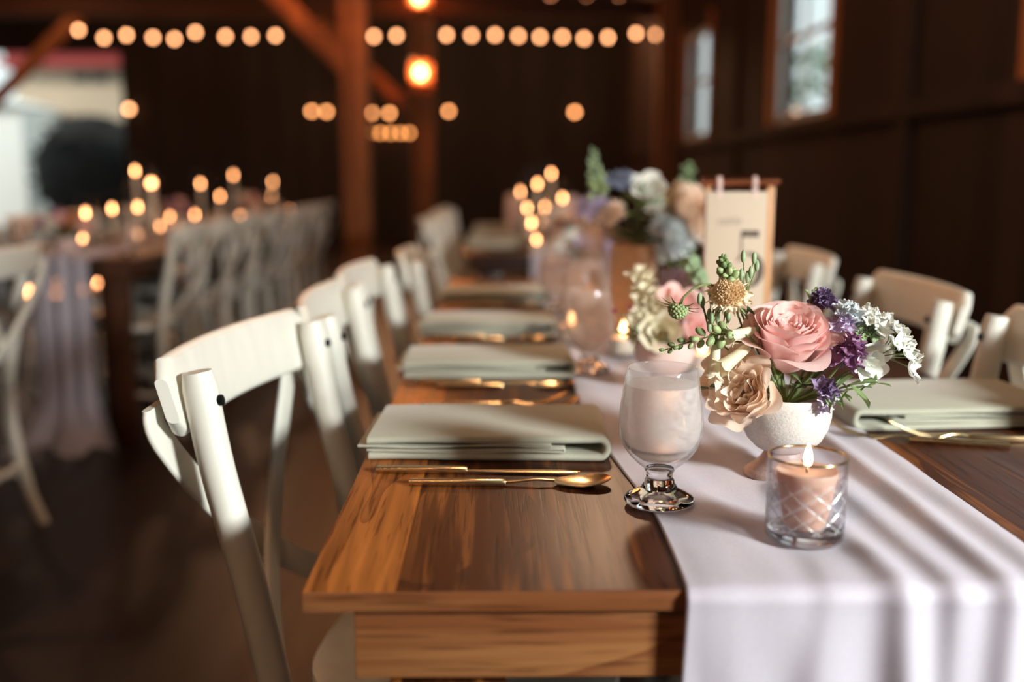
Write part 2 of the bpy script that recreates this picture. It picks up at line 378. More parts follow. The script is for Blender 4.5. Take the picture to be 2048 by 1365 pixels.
struct('beam', MB().box((-2.3,7.1,3.38), (8.5,.24,.24), .01), M['beamx'], 'cross beam over the nearest post', cat='beam')
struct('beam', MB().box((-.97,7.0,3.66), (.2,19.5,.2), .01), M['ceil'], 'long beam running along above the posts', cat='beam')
for k in range(7):
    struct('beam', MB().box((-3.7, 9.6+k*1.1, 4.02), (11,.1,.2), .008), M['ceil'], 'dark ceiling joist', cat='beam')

# ------------------------------------------------------------------ exterior
struct('ground', MB().box((-4, 38, -.25), (80, 60, .3)), M['ground'], 'pale gravel yard outside', cat='ground')
h = thing('house', 'cream house with red roof edge seen through the open barn end', 'house', (-9.6, 23.5, -.1))
MB().box((0,2,1.8), (2.9, 4, 3.6), .01).build('wall', M['siding'], h)
MB().box((0,1.9,3.66), (3.3, 4.6, .16), .01).build('roof_edge', M['redtrim'], h)
MB().box((0,2.0,4.05), (3.3, 4.4, .7), .2).build('roof', M['redtrim'], h)
for x in (.05, .48): MB().box((x,-.02,3.36), (.30,.06,.16), .01).build('window', M['darkpane'], h)
s = thing('shed', 'bright white boarded shed at the left beyond the open barn end', 'shed', (-10.75, 21.2, -.1))
MB().box((0,1,1.3), (1.7, 2, 2.6), .01).build('wall', M['shed'], s)
MB().sweep([(0,-.2,2.75),(0,2.2,2.75)], [(-.9,-.14),(0,.1),(.9,-.14)], up=(0,0,1)).build('roof', M['shed'], s)
def blob(mb, c, r, n, sz, up=False):
    for i in range(n):
        d = Vector((rnd.gauss(0,1), rnd.gauss(0,1), rnd.gauss(0,1))).normalized()
        p = Vector(c) + Vector((d.x*r[0], d.y*r[1], d.z*r[2]))*rnd.uniform(.75,1.02)
        e = Euler((rnd.uniform(0,6), rnd.uniform(0,6), rnd.uniform(0,6))).to_matrix().to_4x4()
        mb.grid(lambda a,b: ((a-.5)*sz*math.sin(PI*(.1+.85*b)), (b-.5)*sz*1.6, .15*sz*(a-.5)**2*4), 2, 3, Matrix.Translation(p) @ e)
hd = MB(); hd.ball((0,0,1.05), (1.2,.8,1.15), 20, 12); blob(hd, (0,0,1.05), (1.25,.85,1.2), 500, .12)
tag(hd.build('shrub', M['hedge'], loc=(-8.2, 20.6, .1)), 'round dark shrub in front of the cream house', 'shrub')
for i, (x, y, s_) in enumerate([(4.6,11.2,1.0),(6.5,21.5,1.2)]):
    t = thing('tree', ['leafy tree seen through the nearer blurred window','leafy tree seen through the farthest window'][i], 'tree', (x,y,-.1))
    MB().tube([(0,0,0),(.05,0,1),(0,.05,2.0)], [.12,.1,.06]).build('trunk', M['beam'], t)
    c = MB(); blob(c, (0,0,2.9), (.8*s_,.9*s_,.8*s_), 150, .16); c.build('foliage', M['tree'], t)

# ------------------------------------------------------------------ tables
def table(x0, x1, y0, y1, label, top='table', apron='apron', group=None, H=.76):
    W_, D_ = x1-x0, y1-y0
    t = thing('farm_table', label, 'table', ((x0+x1)/2, (y0+y1)/2, 0), 0, group)
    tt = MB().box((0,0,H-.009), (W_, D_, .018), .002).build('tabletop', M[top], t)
    tt.data.materials.append(M[apron])                      # sawn end grain is paler than the stained top
    for p in tt.data.polygons:
        if abs(p.normal.y) > .9: p.material_index = 1
    ah = .062
    for s in (-1,1):
        MB().box((0, s*(D_/2-.022), H-.018-ah/2), (W_-.08, .024, ah), .0015).build('apron', M[apron], t)
        MB().box((s*(W_/2-.052), 0, H-.018-ah/2), (.024, D_-.068, ah), .0015).build('apron', M[apron if apron=='apron' else top], t)
    for sx in (-1,1):
        for sy in (-1,1):
            MB().box((sx*(W_/2-.115), sy*(D_/2-.075), (H-.018)/2), (.1, .08, H-.018), .003).build('leg', M[top], t)
    return t
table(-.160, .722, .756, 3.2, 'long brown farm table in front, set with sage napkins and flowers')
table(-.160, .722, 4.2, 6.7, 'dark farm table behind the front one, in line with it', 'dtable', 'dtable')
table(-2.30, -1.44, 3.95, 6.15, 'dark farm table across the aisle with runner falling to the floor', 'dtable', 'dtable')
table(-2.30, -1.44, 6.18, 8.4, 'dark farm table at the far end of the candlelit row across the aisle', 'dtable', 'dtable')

# ------------------------------------------------------------------ chairs
def make_chair(label, group):
    t = thing('crossback_chair', label, 'chair', (0,0,0), 0, group)
    # seat: rounded trapezoid, slightly dished
    st = MB(); n = 40; ring = []
    for j in range(n):
        a = 2*PI*j/n; c, s = math.cos(a), math.sin(a)
        x = math.copysign(abs(c)**.62, c); y = math.copysign(abs(s)**.62, s)
        ring.append((x*(.195+.022*y), .015+y*.2))
    layers = [(.0,.445,.0),(.98,.445,0),(1.0,.452,0),(1.0,.468,0),(.985,.474,0),(.9,.472,0),(.6,.467,0),(0.02,.464,0)]
    vs = [(x*k if k else 0, .015+(y-.015)*k if k else .015, z) for k,z,_ in layers for x,y in ring]
    fs = [(i*n+j, i*n+(j+1)%n, (i+1)*n+(j+1)%n, (i+1)*n+j) for i in range(len(layers)-1) for j in range(n)]
    st.add(vs, fs); st.build('seat', M['white'], t)
    def catm(P, k=6):
        out = []
        P = [Vector(p) for p in P]; Q = [P[0]*2-P[1]] + P + [P[-1]*2-P[-2]]
        for i in range(1, len(Q)-2):
            a,b,c,d = Q[i-1:i+3]
            for j in range(k):
                u = j/k; out.append(.5*((2*b)+(c-a)*u+(2*a-5*b+4*c-d)*u*u+(3*b-a-3*c+d)*u**3))
        out.append(P[-1]); return out
    for s in (-1,1):
        p = catm([(s*.196,-.258,.874),(s*.194,-.240,.76),(s*.190,-.207,.61),(s*.186,-.182,.46),(s*.187,-.184,.3),(s*.192,-.212,.12),(s*.198,-.25,0)])
        rl = MB().tube(p, [.0165]+[.0195]*(len(p)-8)+[.019,.018,.018,.017,.017,.016,.016], 14)
        leg = rl.build('rear_leg', M['white'], t)
        bo = MB().lathe([(1e-4,.003),(.004,.003),(.006,.002),(.0065,0),(.0065,-.004)], 14)
        bo.build('bolt', M['bolt'], leg, loc=(s*.1945,-.2320,.842), rot=(rad(-82),0,0), label='dark metal bolt')
        MB().tube(catm([(s*.172,.172,.447),(s*.178,.178,.25),(s*.186,.19,0)],4), [.018]*4+[.016]*4+[.014], 12).build('front_leg', M['white'], t)
        MB().tube([(s*.176,.176,.2),(s*.182,0,.19),(s*.186,-.205,.16)], .0095, 8).build('stretcher', M['white'], t)
    MB().tube([(-.177,.177,.27),(.177,.177,.27)], .0095, 8).build('stretcher', M['white'], t)
    MB().tube([(-.183,-.2,.2),(.183,-.2,.2)], .0095, 8).build('stretcher', M['white'], t)
    path = []; sc = []; K = 22
    for i in range(K+1):
        u = -1+2*i/K; x = .226*u; y = -.308 + .028*u*u
        path.append((x, y, .846)); e = min(1, (1-abs(u))/.06+.0)
        sc.append((1.0 if e > .5 else .7+.6*e, (.55+.45*math.sqrt(max(0,min(1,e)))) ))
    # the rail leans back with the posts
    cr = [(a + .20*b, b) for a,b in rrect(.02,.090,.0095,4)]
    MB().sweep(path, cr, scale=sc).build('top_rail', M['white'], t)
    for s in (-1,1):
        p = catm([(s*.216,-.302,.838),(s*.207,-.300,.80),(s*.118,-.286,.70),(s*.0,-.262-.006*s,.60),(-s*.09,-.222,.525),(-s*.15,-.190,.468)], 6)
        MB().sweep(p, rrect(.040,.009,.004,3), up=(0,1,.18)).build('cross_slat', M['white'], t)
    return t
GL = 'white chairs along the aisle side of the front table'
chair = make_chair('white crossback chair nearest, at the front corner of the brown table', GL)
chair.location = (-.055, 1.25, 0); chair.rotation_euler = (0,0,rad(-90-8))
def put(label, x, y, deg, g): return dup(chair, label, (x, y, 0), rad(deg), g)
put('white crossback chair second along the aisle side of the front table', -.020, 1.738, -90+2, GL)
put('white crossback chair third along the aisle side of the front table', -.025, 2.20, -90-2, GL)
put('white crossback chair fourth along the aisle side, by the front table far end', .045, 2.70, -90, GL)
GR = 'white chairs on the wall side of the front table'
put('white crossback chair cut by the picture edge beside the gold forks', .514, 1.325, 90, GR)
put('shadowed white crossback chair behind the white lace flowers on the wall side', .514, 1.905, 90-1, GR)
put('shadowed white crossback chair just behind the table number five sign', .53, 2.64, 90-2, GR)
G2 = 'white chairs at the second table in line'
for i, y in enumerate((4.68, 5.2, 5.75, 6.3)):
    put(f'white crossback chair at the table behind the front one, {ORD[i]} from its near end', -.06+.015*(i%2), y, -90+(3,-2,2,0)[i], G2)
G3 = 'white chairs on the aisle side of the candlelit row'
for i, y in enumerate((4.29, 4.80, 5.30, 5.79, 6.62, 7.15, 7.68)):
    put(f'white crossback chair on the aisle side of the candlelit table, {ORD[i]} from the near end', -1.595+.015*(i%2), y, 90+(2,-2,1,0,2,-2,1)[i], G3)
G4 = 'white chairs on the far side of the candlelit row'
for i, y in enumerate((4.5, 5.1, 5.7, 6.62)):
    put(f'dim white chair on the far side of the candlelit table, {ORD[i]} from the near end', -2.1, y, -90, G4)
put('blurred white crossback chair alone at the picture edge across the aisle', -1.69, 2.83, 90+2, 'lone chair')

# ------------------------------------------------------------------ runners
def gauss(x, w): return math.exp(-(x/w)**2)
def sheer():
    m = M['runner'].copy(); m.name = 'sheer_lilac_chiffon'; nt = m.node_tree; out = [n for n in nt.nodes if n.type == 'OUTPUT_MATERIAL'][0]
    src = out.inputs[0].links[0].from_socket; t = nt.nodes.new('ShaderNodeBsdfTransparent'); mx = nt.nodes.new('ShaderNodeMixShader'); mx.inputs[0].default_value = .28
    nt.links.new(src, mx.inputs[1]); nt.links.new(t.outputs[0], mx.inputs[2]); nt.links.new(mx.outputs[0], out.inputs[0]); return m
M['sheer'] = sheer()
def runner(name, label, xl, xr, y0, y1, drop, folds, flat, seed, pool=0.0, nu=90, zt=.7622, back=.35, edge=None, mat='runner'):
    r = random.Random(seed); W_ = xr-xl
    segs = []          # path (y, z, normal y, normal z, s)
    L = y1-y0
    pts = []
    nd = 46
    for i in range(nd+1):                                   # near hanging part, bottom to top
        z = (zt-.012) - drop*(1-i/nd); pts.append((y0-.008, z, -1, 0))
    for k in range(1, 6):
        a = PI/2*k/5; pts.append((y0+.004-.012*math.cos(a), zt-.012+.012*math.sin(a), -math.cos(a), math.sin(a)))
    nt_ = max(60, int(L/.022))
    for i in range(1, nt_+1):
        y = y0+.004 + (L-.008)*(i/nt_); pts.append((y, zt, 0, 1))
    for i in range(1, 16): pts.append((y1+.006, zt-back*i/15, 1, 0))
    n = len(pts)
    def fn(a, b):
        i = min(n-1, int(round(a*(n-1)))); y, z, ny, nz = pts[i]; u = b
        top = nz > .5; hang = max(0, (zt-z)) if ny < 0 else 0
        yy = y if ny >= 0 else y0 - hang
        d = 0
        for (c0, c1, wl, wr, am, ph) in folds:
            c = c0 + c1*(yy-y0) + .012*math.sin(3.1*yy+ph)
            q = u - c; d += am*gauss(q, wl if q < 0 else wr)*(1+.25*math.sin(5*yy+ph*2))
        x = xl + W_*u
        if edge: x += edge(yy)*(1-u)
        d *= min(1, 6*min(u,1-u)+.25)
        d += .0006*math.sin(40*yy+17*u)*math.sin(9*u+yy*7)
        if nz > .3:
            k = 1
            for fx, fy, fr in flat: k *= 1-math.exp(-(((x-fx)**2+(y-fy)**2)/fr**2)**2)
            d *= k
        d = max(d, 0) if nz > .3 else d + .004*math.sin(u*30+seed)*min(1,hang*4)
        p = [x, y + ny*(d*1.2), z + nz*d]
        if ny < 0 and nz == 0: p[1] = y0-.004-max(.003, d*1.1+.003)
        if pool and ny < 0 and nz == 0:
            f = max(0, 1-z/.25); p[0] += (u-.5)*.26*f*f + .02*math.sin(u*21)*f; p[1] -= .16*f*f*f*(1+.4*math.sin(u*13)); p[2] = max(z, .006+.012*(1+math.sin(u*25)))
        return p
    o = MB().grid(fn, n-1, nu).build(name, M[mat], ang=180)
    so = o.modifiers.new('thickness','SOLIDIFY'); so.thickness = .0007; so.offset = -1
    return tag(o, label, 'table runner')
F1 = [(.06,-.02,.05,.10,.004,0),(.26,-.30,.09,.07,.0035,1),(.55,-.24,.050,.05,.0085,2),(.68,-.14,.040,.06,.009,3.4),(.81,-.05,.045,.05,.011,4),(.95,.02,.05,.05,.009,5),(.38,.35,.05,.10,.004,2.2)]
GOB = (.160,.963); VAS = (.3125,1.061); VOT = (.276,.861)
flat1 = [(*GOB,.045),(*VAS,.055),(*VOT,.05),(.162,1.65,.05),(.25,1.5,.06),(.205,2.2,.07),(.266,2.0,.07),(.14,1.95,.05),(.385,1.72,.07),(.225,1.79,.05),(.17,2.45,.05),(.385,1.95,.06),(.196,1.225,.045),(.28,2.6,.06)]
def edge1(y): return -.036*min(1,max(0,(y-.95)/.5)) + .004*math.sin(9*y)
runner('table_runner', 'pale lilac chiffon runner down the front table and over its near end', .147, .470, .756, 3.2, .60, F1, flat1, 3, edge=edge1)
flat2 = [(.15+.1*i%.3, 4.4+.15*i, .05) for i in range(12)]
runner('table_runner', 'pale lilac runner on the second table, hanging at its near end', .13, .46, 4.2, 6.7, .45, F1, [], 5, nu=50)
runner('table_runner', 'lilac runner on the candlelit table pooling on the floor', -1.85, -1.625, 3.95, 8.4, .742, [(.2,0,.1,.1,.02,0),(.5,0,.08,.1,.025,1),(.8,0,.1,.06,.02,2)], [], 8, pool=1, nu=50, mat='sheer')

# ------------------------------------------------------------------ napkins
def make_napkin(L=.282, D=.172, seed=1, flip=1):
    r = random.Random(seed); mb = MB()
    def ribbon(za, zb, xl, xr, th, dep, yoff, ph):
        """lower pass to the right, round the fold, upper pass back to the left"""
        P = []; rr = (zb-za)/2
        for i in range(15):
            u = i/14; P.append((xl+(xr-xl)*u, 0, za + .0010*math.sin(6*u+ph)*math.sin(PI*u)))
        for i in range(1, 12):
            a = -PI/2 + PI*i/12; P.append((xr+rr*.85*math.cos(a), 0, (za+zb)/2+rr*math.sin(a)))
        for i in range(15):
            u = 1-i/14; P.append((xl-.003*ph%.01+(xr-xl)*u, 0, zb + .0016*math.sin(5*u+ph)*math.sin(PI*u)-.003*(1-u)))
        m = MB().sweep(P, rrect(th, dep, th*.48, 3), up=(0,1,0))
        mb.add([(x, y+yoff+.002*math.sin(x*40+ph), z) for x,y,z in m.v], m.f)
    ribbon(.0048, .0262, 0, L-.012, .0085, D, 0, .4)
    ribbon(.0110, .0148, .003, L-.055, .0030, D-.004, -.001, 1.7)
    ribbon(.0175, .0198, -.004, L-.070, .0022, D-.006, -.003, 2.9)
    if flip < 0: mb.v = [(-x,y,z) for x,y,z in mb.v]
    return mb
NZ = .7605
GN = 'napkins along the aisle side of the front table'
nap = tag(make_napkin(seed=2).build('napkin', M['linen'], ang=60), 'folded sage linen napkin nearest, in front of the brown table corner', 'napkin', GN)
nap.location = (-.152, 1.212, NZ); nap.rotation_euler = (0,0,rad(-1.5))
for i, (x, y, a) in enumerate([(-.158,1.68,1),(-.162,2.13,-1),(-.150,2.66,1)]):
    dup(nap, f'folded sage napkin on the aisle side of the front table, {ORD[i+1]} from the near end', (x,y,NZ), rad(a), GN)
GN2 = 'napkins on the second table'
for i, y in enumerate((4.62, 5.12, 5.65, 6.2)):
    dup(nap, f'blurred folded napkin on the table behind, {ORD[i]} from its near end', (-.15,y,NZ), rad((1,-2,1,0)[i]), GN2)
nr = tag(make_napkin(L=.30, D=.19, seed=5, flip=-1).build('napkin', M['linen'], ang=60), 'folded sage napkin on the wall side above the gold forks', 'napkin', 'wall side napkins')
nr.location = (.750, 1.365, NZ); nr.rotation_euler = (0,0,rad(4))

# ------------------------------------------------------------------ cutlery (local +X from handle end)
def make_knife():
    t = thing('table_knife', '', 'knife')
    MB().sweep([(0,0,.0034),(.05,0,.0036),(.098,0,.0036),(.102,0,.0034)], rrect(.0135,.0066,.002,2), scale=[.9,1,1,.8]).build('handle', M['gold'], t)
    b = MB()
    def bl(a, c):
        x = .100+.128*a; wd = .0055+.0045*math.sin(PI*min(1,a*1.1)*.75); wd *= (1-max(0,(a-.82)/.18)**2*.92)
        return (x, -wd*.45 + wd*1.1*c, .0032 + .0004*math.sin(PI*c))
    b.grid(bl, 18, 4); b.grid(lambda a,c: (bl(a,c)[0], bl(a,c)[1], .0026-.0004*math.sin(PI*c)), 18, 4)
    b.build('blade', M['gold'], t); return t
def make_spoon():
    t = thing('table_spoon', '', 'spoon')
    MB().sweep([(0,0,.0034),(.05,0,.0036),(.10,0,.0038),(.104,0,.0036)], rrect(.0125,.0066,.002,2), scale=[.9,1,1,.75]).build('handle', M['gold'], t)
    MB().sweep([(.100,0,.0036),(.118,0,.005),(.138,0,.0070),(.156,0,.0058)], rrect(.0075,.003,.0013,2), scale=[1,.8,.75,.9]).build('neck', M['gold'], t)
    def bw(a, c, o=0):
        th = c*2*PI; r = a; dp = .0032
        x = .186 + .031*r*math.cos(th); y = .0205*r*math.sin(th)*(1+.12*math.cos(th))
        return (x, y, .0012+o+dp*r*r + .0045*max(0,math.cos(th))*r*r)
    MB().grid(lambda a,c: bw(a,c), 8, 24).grid(lambda a,c: bw(a,c,.0012), 8, 24).build('bowl', M['gold'], t, ang=70); return t
def make_fork():
    t = thing('dinner_fork', '', 'fork')
    MB().sweep([(0,0,.0042),(.05,0,.0036),(.112,0,.004),(.116,0,.004)], rrect(.0125,.0066,.002,2), scale=[.9,1,1,.8]).build('handle', M['gold'], t)
    MB().sweep([(.112,0,.004),(.124,0,.0065),(.136,0,.007),(.150,0,.0045),(.162,0,.0035)], rrect(.009,.003,.0013,2), scale=[(1,1),(.75,1),(.8,1),(1.7,1),(2.5,1)]).build('neck', M['gold'], t)
    tn = MB()
    for k in (-1.5,-.5,.5,1.5):
        tn.sweep([(.158,k*.0062,.0034),(.175,k*.0064,.0055),(.195,k*.0062,.0125),(.212,k*.0058,.0215)], rrect(.0034,.0022,.0008,2), scale=[1,1,.85,.4])
    tn.build('tine', M['gold'], t, label='four gold tines'); return t
kn, sp, fk = make_knife(), make_spoon(), make_fork()
kn['label'] = 'gold dinner knife lying beside the nearest sage napkin'; kn.location = (-.139,1.083,.7602); kn.rotation_euler = (0,0,rad(-3))
sp['label'] = 'gold spoon nearest on the table, in front of the gold knife'; sp.location = (-.098,1.035,.7602); sp.rotation_euler = (0,0,rad(-1.5))
fk['label'] = 'nearer gold fork with raised tines beside the wall-side napkin'; fk.location = (.624,1.175,.7602); fk.rotation_euler = (0,0,rad(180-14))
dup(fk, 'farther gold fork, right against the wall-side napkin', (.705,1.200,.7602), rad(180-6))
for i, y in enumerate((1.68, 2.13, 2.66)):
    dup(kn, f'gold knife beside the {ORD[i+1]} napkin from the near end of the front table', (-.135,y-.118,.7602), 0)
    dup(sp, f'gold spoon beside the {ORD[i+1]} napkin from the near end of the front table', (-.10,y-.15,.7602), 0)
dup(fk, 'gold fork whose tines show just past the nearest sage napkin', (-.100,1.365,.7602), rad(2))
dup(fk, 'gold fork behind the nearest sage napkin, second from the camera', (-.115,1.400,.7602), rad(1))

# ------------------------------------------------------------------ goblets
def make_goblet(label, hero=True):
    t = thing('water_goblet', label, 'glass')
    out = [(.0152,.034),(.017,.0375),(.0235,.0425),(.031,.050),(.0372,.059),(.0405,.068),(.0418,.078),(.0415,.090),(.0400,.105),(.0378,.120),(.0358,.132),(.0347,.1375),(.0343,.1392)]
    wall = .0017
    inn = [(.0331,.1390),(.0341,.1365),(.0352,.130)]+[(r-wall,z) for r,z in out[::-1][4:9]]+[(.0340,.0605),(.0285,.0525),(.021,.0465),(.012,.0435),(1e-4,.0428)]
    bm_ = M['glass'] if hero else M['thinfrost']
    if hero: MB().lathe(out+inn, 64).build('bowl', M['gobbowl'], t, ang=180)
    else: MB().lathe(out, 32).build('bowl', bm_, t, ang=180)
    st = [(1e-4,.0405),(.0125,.0385),(.0145,.036),(.0132,.0325),(.0132,.0275),(.0150,.0245),(.0148,.0215),(.0165,.0185)]
    MB().lathe([(1e-4,.0362)]+[(.0140,.0362),(.0148,.034),(.0134,.031),(.0134,.0265),(.0150,.0240),(.0150,.0215),(.0170,.0185),(.0180,.0165),(1e-4,.0165)], 48).build('stem', M['glass'], t, ang=60)
    MB().lathe([(1e-4,.0160),(.0165,.0160),(.020,.0140),(.027,.0105),(.0335,.0070),(.0352,.0048),(.0352,.0028),(.0335,.0006),(.030,0),(.026,.0012),(1e-4,.003)], 64).build('foot', M['glass'], t, ang=60)
    wo = [(r-.0021,z) for r,z in [(.0418,.078),(.0415,.090),(.0400,.105),(.0378,.120)]]
    wp = [(1e-4,.0436),(.011,.0444),(.0205,.0474),(.0280,.0533),(.0335,.0610),(.0378,.0690)]+wo+[(.0352,.1225),(1e-4,.1222)]
    MB().lathe(wp, 48).build('water', M['mistwater'] if hero else M['thinfrost'], t, ang=70)
    return t
M['gobbowl'] = thin_glass('goblet_misted_glass', frost=.10, fcol=(.97,.95,.94,1), nscale=300)
def mist_water():
    m, nt, out = newmat('iced_water_behind_mist'); L = nt.links.new
    r = N(nt,'ShaderNodeBsdfRefraction'); r.inputs['Color'].default_value = (1,.97,.95,1); r.inputs['Roughness'].default_value = .42; r.inputs['IOR'].default_value = 1.16
    d = N(nt,'ShaderNodeBsdfDiffuse'); d.inputs[0].default_value = (1,.90,.85,1)
    tl = N(nt,'ShaderNodeBsdfTranslucent'); tl.inputs[0].default_value = (1,.88,.81,1)
    m1 = N(nt,'ShaderNodeMixShader'); m1.inputs[0].default_value = .5; L(d.outputs[0], m1.inputs[1]); L(tl.outputs[0], m1.inputs[2])
    tc = N(nt,'ShaderNodeTexCoord'); mp = N(nt,'ShaderNodeMapping'); mp.inputs['Scale'].default_value = (1,1,1.8); L(tc.outputs['Object'], mp.inputs[0])
    no = N(nt,'ShaderNodeTexNoise'); no.inputs['Scale'].default_value = 75; no.inputs['Detail'].default_value = 7; no.inputs['Distortion'].default_value = 1.2; L(mp.outputs[0], no.inputs['Vector'])
    rp = N(nt,'ShaderNodeMapRange'); rp.inputs[1].default_value = .35; rp.inputs[2].default_value = .68; rp.inputs[3].default_value = .42; rp.inputs[4].default_value = .78; L(no.outputs[0], rp.inputs[0])
    m2 = N(nt,'ShaderNodeMixShader'); L(rp.outputs[0], m2.inputs[0]); L(r.outputs[0], m2.inputs[1]); L(m1.outputs[0], m2.inputs[2])
    L(m2.outputs[0], out.inputs[0]); return m
M['mistwater'] = mist_water()
g = make_goblet('clear stemmed water goblet, nearest and misted, at the runner edge'); g.location = (*GOB, .7640)
g2 = make_goblet('blurred water goblet second from the near end, left of the cream flowers', False); g2.location = (.150,1.65,.7630); g2['group'] = 'goblets down the table'
dup(g2, 'blurred water goblet third from the near end, beyond the second one', (.165,2.05,.763), 0, 'goblets down the table')
dup(g2, 'blurred water goblet fourth from the near end, beside the carafe', (.135,2.42,.763), 0, 'goblets down the table')

# carafe
cf = thing('glass_carafe', 'tall clear glass carafe with flared neck between goblets and flowers', 'carafe', (.205,2.2,.7630))
pr = [(1e-4,.004),(.050,.002),(.054,.008),(.0555,.03),(.055,.07),(.050,.105),(.040,.135),(.029,.165),(.0235,.19),(.0225,.215),(.025,.235),(.031,.255),(.038,.268)]
MB().lathe(pr, 40).build('body', M['thinfrost'], cf, ang=180)
MB().tube([(.038*math.cos(2*PI*i/32), .038*math.sin(2*PI*i/32), .268) for i in range(33)], .0012, 6).build('rim', M['thin'], cf)
MB().lathe([(1e-4,.006),(.049,.006),(.0525,.012),(.0535,.03),(.053,.07),(.048,.103),(.044,.112),(1e-4,.112)], 32).build('water', M['thinfrost'], cf)

# ------------------------------------------------------------------ votives
def flame_mb(h, r, lean=0.0):
    prof = [(0,0),(.55,.08),(.9,.22),(1,.36),(.86,.55),(.58,.74),(.25,.9),(0.02,1)]
    m = MB().lathe([(max(1e-5,a*r), b*h) for a,b in prof], 12)
    m.v = [(x+lean*z*z/h, y, z) for x,y,z in m.v]; return m
v = thing('votive_holder', 'cut glass tumbler with gold rim holding the lit peach candle', 'candle holder', (*VOT,.7640))
mb = MB(); NS, NR = 192, 96; Ro, Hh = .0352, .0765
vs = []; fs = []
for i in range(NR+1):
    z = Hh*i/NR
    for j in range(NS):
        a = 2*PI*j/NS; r = Ro - .0012*max(0,(z-.05)/.027) if z > .05 else Ro
        r = Ro*(.985+.015*min(1,z/.05)) if z < .05 else Ro
        if z < .006: r *= 1-.10*(1-z/.006)**2
        if .014 < z < .060:
            k = min(1, (z-.014)/.006, (.060-z)/.010)
            p = a*10/ (2*PI); q = z/.0165
            d1 = abs(((p+q) % 1)-.5)*2; d2 = abs(((p-q) % 1)-.5)*2
            gdep = max(0, 1-d1/.22, 1-d2/.22)
            r -= .0010*gdep*k
        vs.append((r*math.cos(a), r*math.sin(a), z))
for i in range(NR):
    for j in range(NS): fs.append((i*NS+j, i*NS+(j+1)%NS, (i+1)*NS+(j+1)%NS, (i+1)*NS+j))
b0 = len(vs)
MB().add(vs, fs).build('tumbler', M['cutglass'], v, ang=25)
MB().lathe([(1e-4,.0008),(.029,.0010),(.0325,.004),(.0336,.0085),(.0300,.0112),(1e-4,.0108)], 64).build('base', M['glass'], v, ang=60)
MB().tube([(.0342*math.cos(2*PI*i/64), .0342*math.sin(2*PI*i/64), Hh+.0006) for i in range(65)], .00125, 8).build('gold_rim', M['gold'], v, label='gold painted rim', ang=180)
c = thing('votive_candle', 'lit peach candle inside the cut glass tumbler', 'candle', (*VOT,.7640+.0122))
MB().lathe([(1e-4,0),(.0170,0),(.0185,.002),(.0262,.046),(.0272,.0505),(.0265,.0525),(.0235,.0515),(.012,.0500),(1e-4,.0498)], 48).build('wax', M['candle'], c)
MB().tube([(0,0,.049),(-.0006,0,.054),(-.0022,0,.0585),(-.0045,0,.0610)], [.0008,.0008,.0008,.0010], 6).build('wick', M['wick'], c)
fo = flame_mb(.0235, .0040, .010); fo.build('flame', M['flame_near'], c, loc=(.0002,0,.0535))

def votive(label, x, y, z, group=None, s=1.0, proto=[None]):
    if proto[0] is None:
        t = thing('votive_candle', label, 'candle', (x,y,z), 0, group); t.scale = (s,s,s)
        MB().lathe([(1e-4,.001),(.030,.001),(.033,.006),(.0345,.07),(.0335,.07),(.031,.008),(1e-4,.007)], 24).build('glass_cup', M['thin'], t)
        MB().lathe([(1e-4,.008),(.024,.008),(.024,.036),(1e-4,.0355)], 20).build('wax', M['ivory'], t)
        flame_mb(.028, .0065).build('flame', M['flame'], t, loc=(0,0,.037)); proto[0] = t; return t
    return dup(proto[0], label, (x,y,z), 0, group, scale=(s,s,s))
GV = 'votives on the front table'
votive('small lit votive behind the second goblet on the front table', .225, 1.79, .763, GV)
votive('small lit votive near the carafe, at the aisle edge of the runner', .14, 1.93, .763, GV)
votive('small lit votive just in front of the carafe base', .225, 2.45, .763, GV)
votive('small lit votive beside the table number sign, behind the cream flowers', .335, 1.62, .763, GV)
votive('small lit votive directly behind the nearest goblet', .196, 1.225, .763, GV)

# tall taper candles in glass chimneys
def taper(label, x, y, zt, zf, group, proto={}):
    h = round(max(.09, zf-.02-zt), 2)
    if h not in proto:
        t = thing('taper_candle', label, 'candle', (x,y,zt), 0, group)
        MB().lathe([(1e-4,0),(.036,0),(.036,.006),(.012,.012),(.009,.03),(.014,.04),(.014,.05),(1e-4,.05)], 20).build('holder', M['gold'], t)
        MB().lathe([(1e-4,.045),(.0105,.045),(.0095,h-.004),(.006,h),(1e-4,h)], 14).build('wax', M['ivory'], t)
        flame_mb(.034, .0065).build('flame', M['flame'], t, loc=(0,0,h))
        MB().lathe([(.042,.004),(.044,.02),(.044,h+.10),(.0415,h+.10)], 24).build('glass_chimney', M['thin'], t); proto[h] = t; return t
    return dup(proto[h], label, (x,y,zt), 0, group)
GT = 'tapers on the second table'
for i, (x,y,z) in enumerate([(.271,5.3,1.104),(.183,4.9,1.05),(.115,5.6,1.001),(.312,5.0,.986),(.127,4.7,.948),(.234,5.2,.933)]):
    taper(['tallest lit taper in the candle cluster on the second table','second tallest lit taper in the cluster on the second table','lit taper at the aisle edge of the cluster on the second table','lit taper on the wall side of the cluster on the second table','shorter lit taper low at the front of the second table cluster','shorter lit taper in the middle of the second table cluster'][i], x, y, .763, z, GT)
GV2 = 'votives on the second table'
for i, (x,y,z) in enumerate([(.142,4.5,.887),(.215,5.05,.869),(.159,4.36,.813)]):
    taper(['squat candle second lowest in the cluster on the second table','squat candle beside it on the wall side of the second table cluster','x'][i], x, y, .763, z, GV2) if i < 2 else votive('lowest candle of the second table cluster, at its near end', x, y, .763, GV2)
GC = 'tapers down the candlelit table'
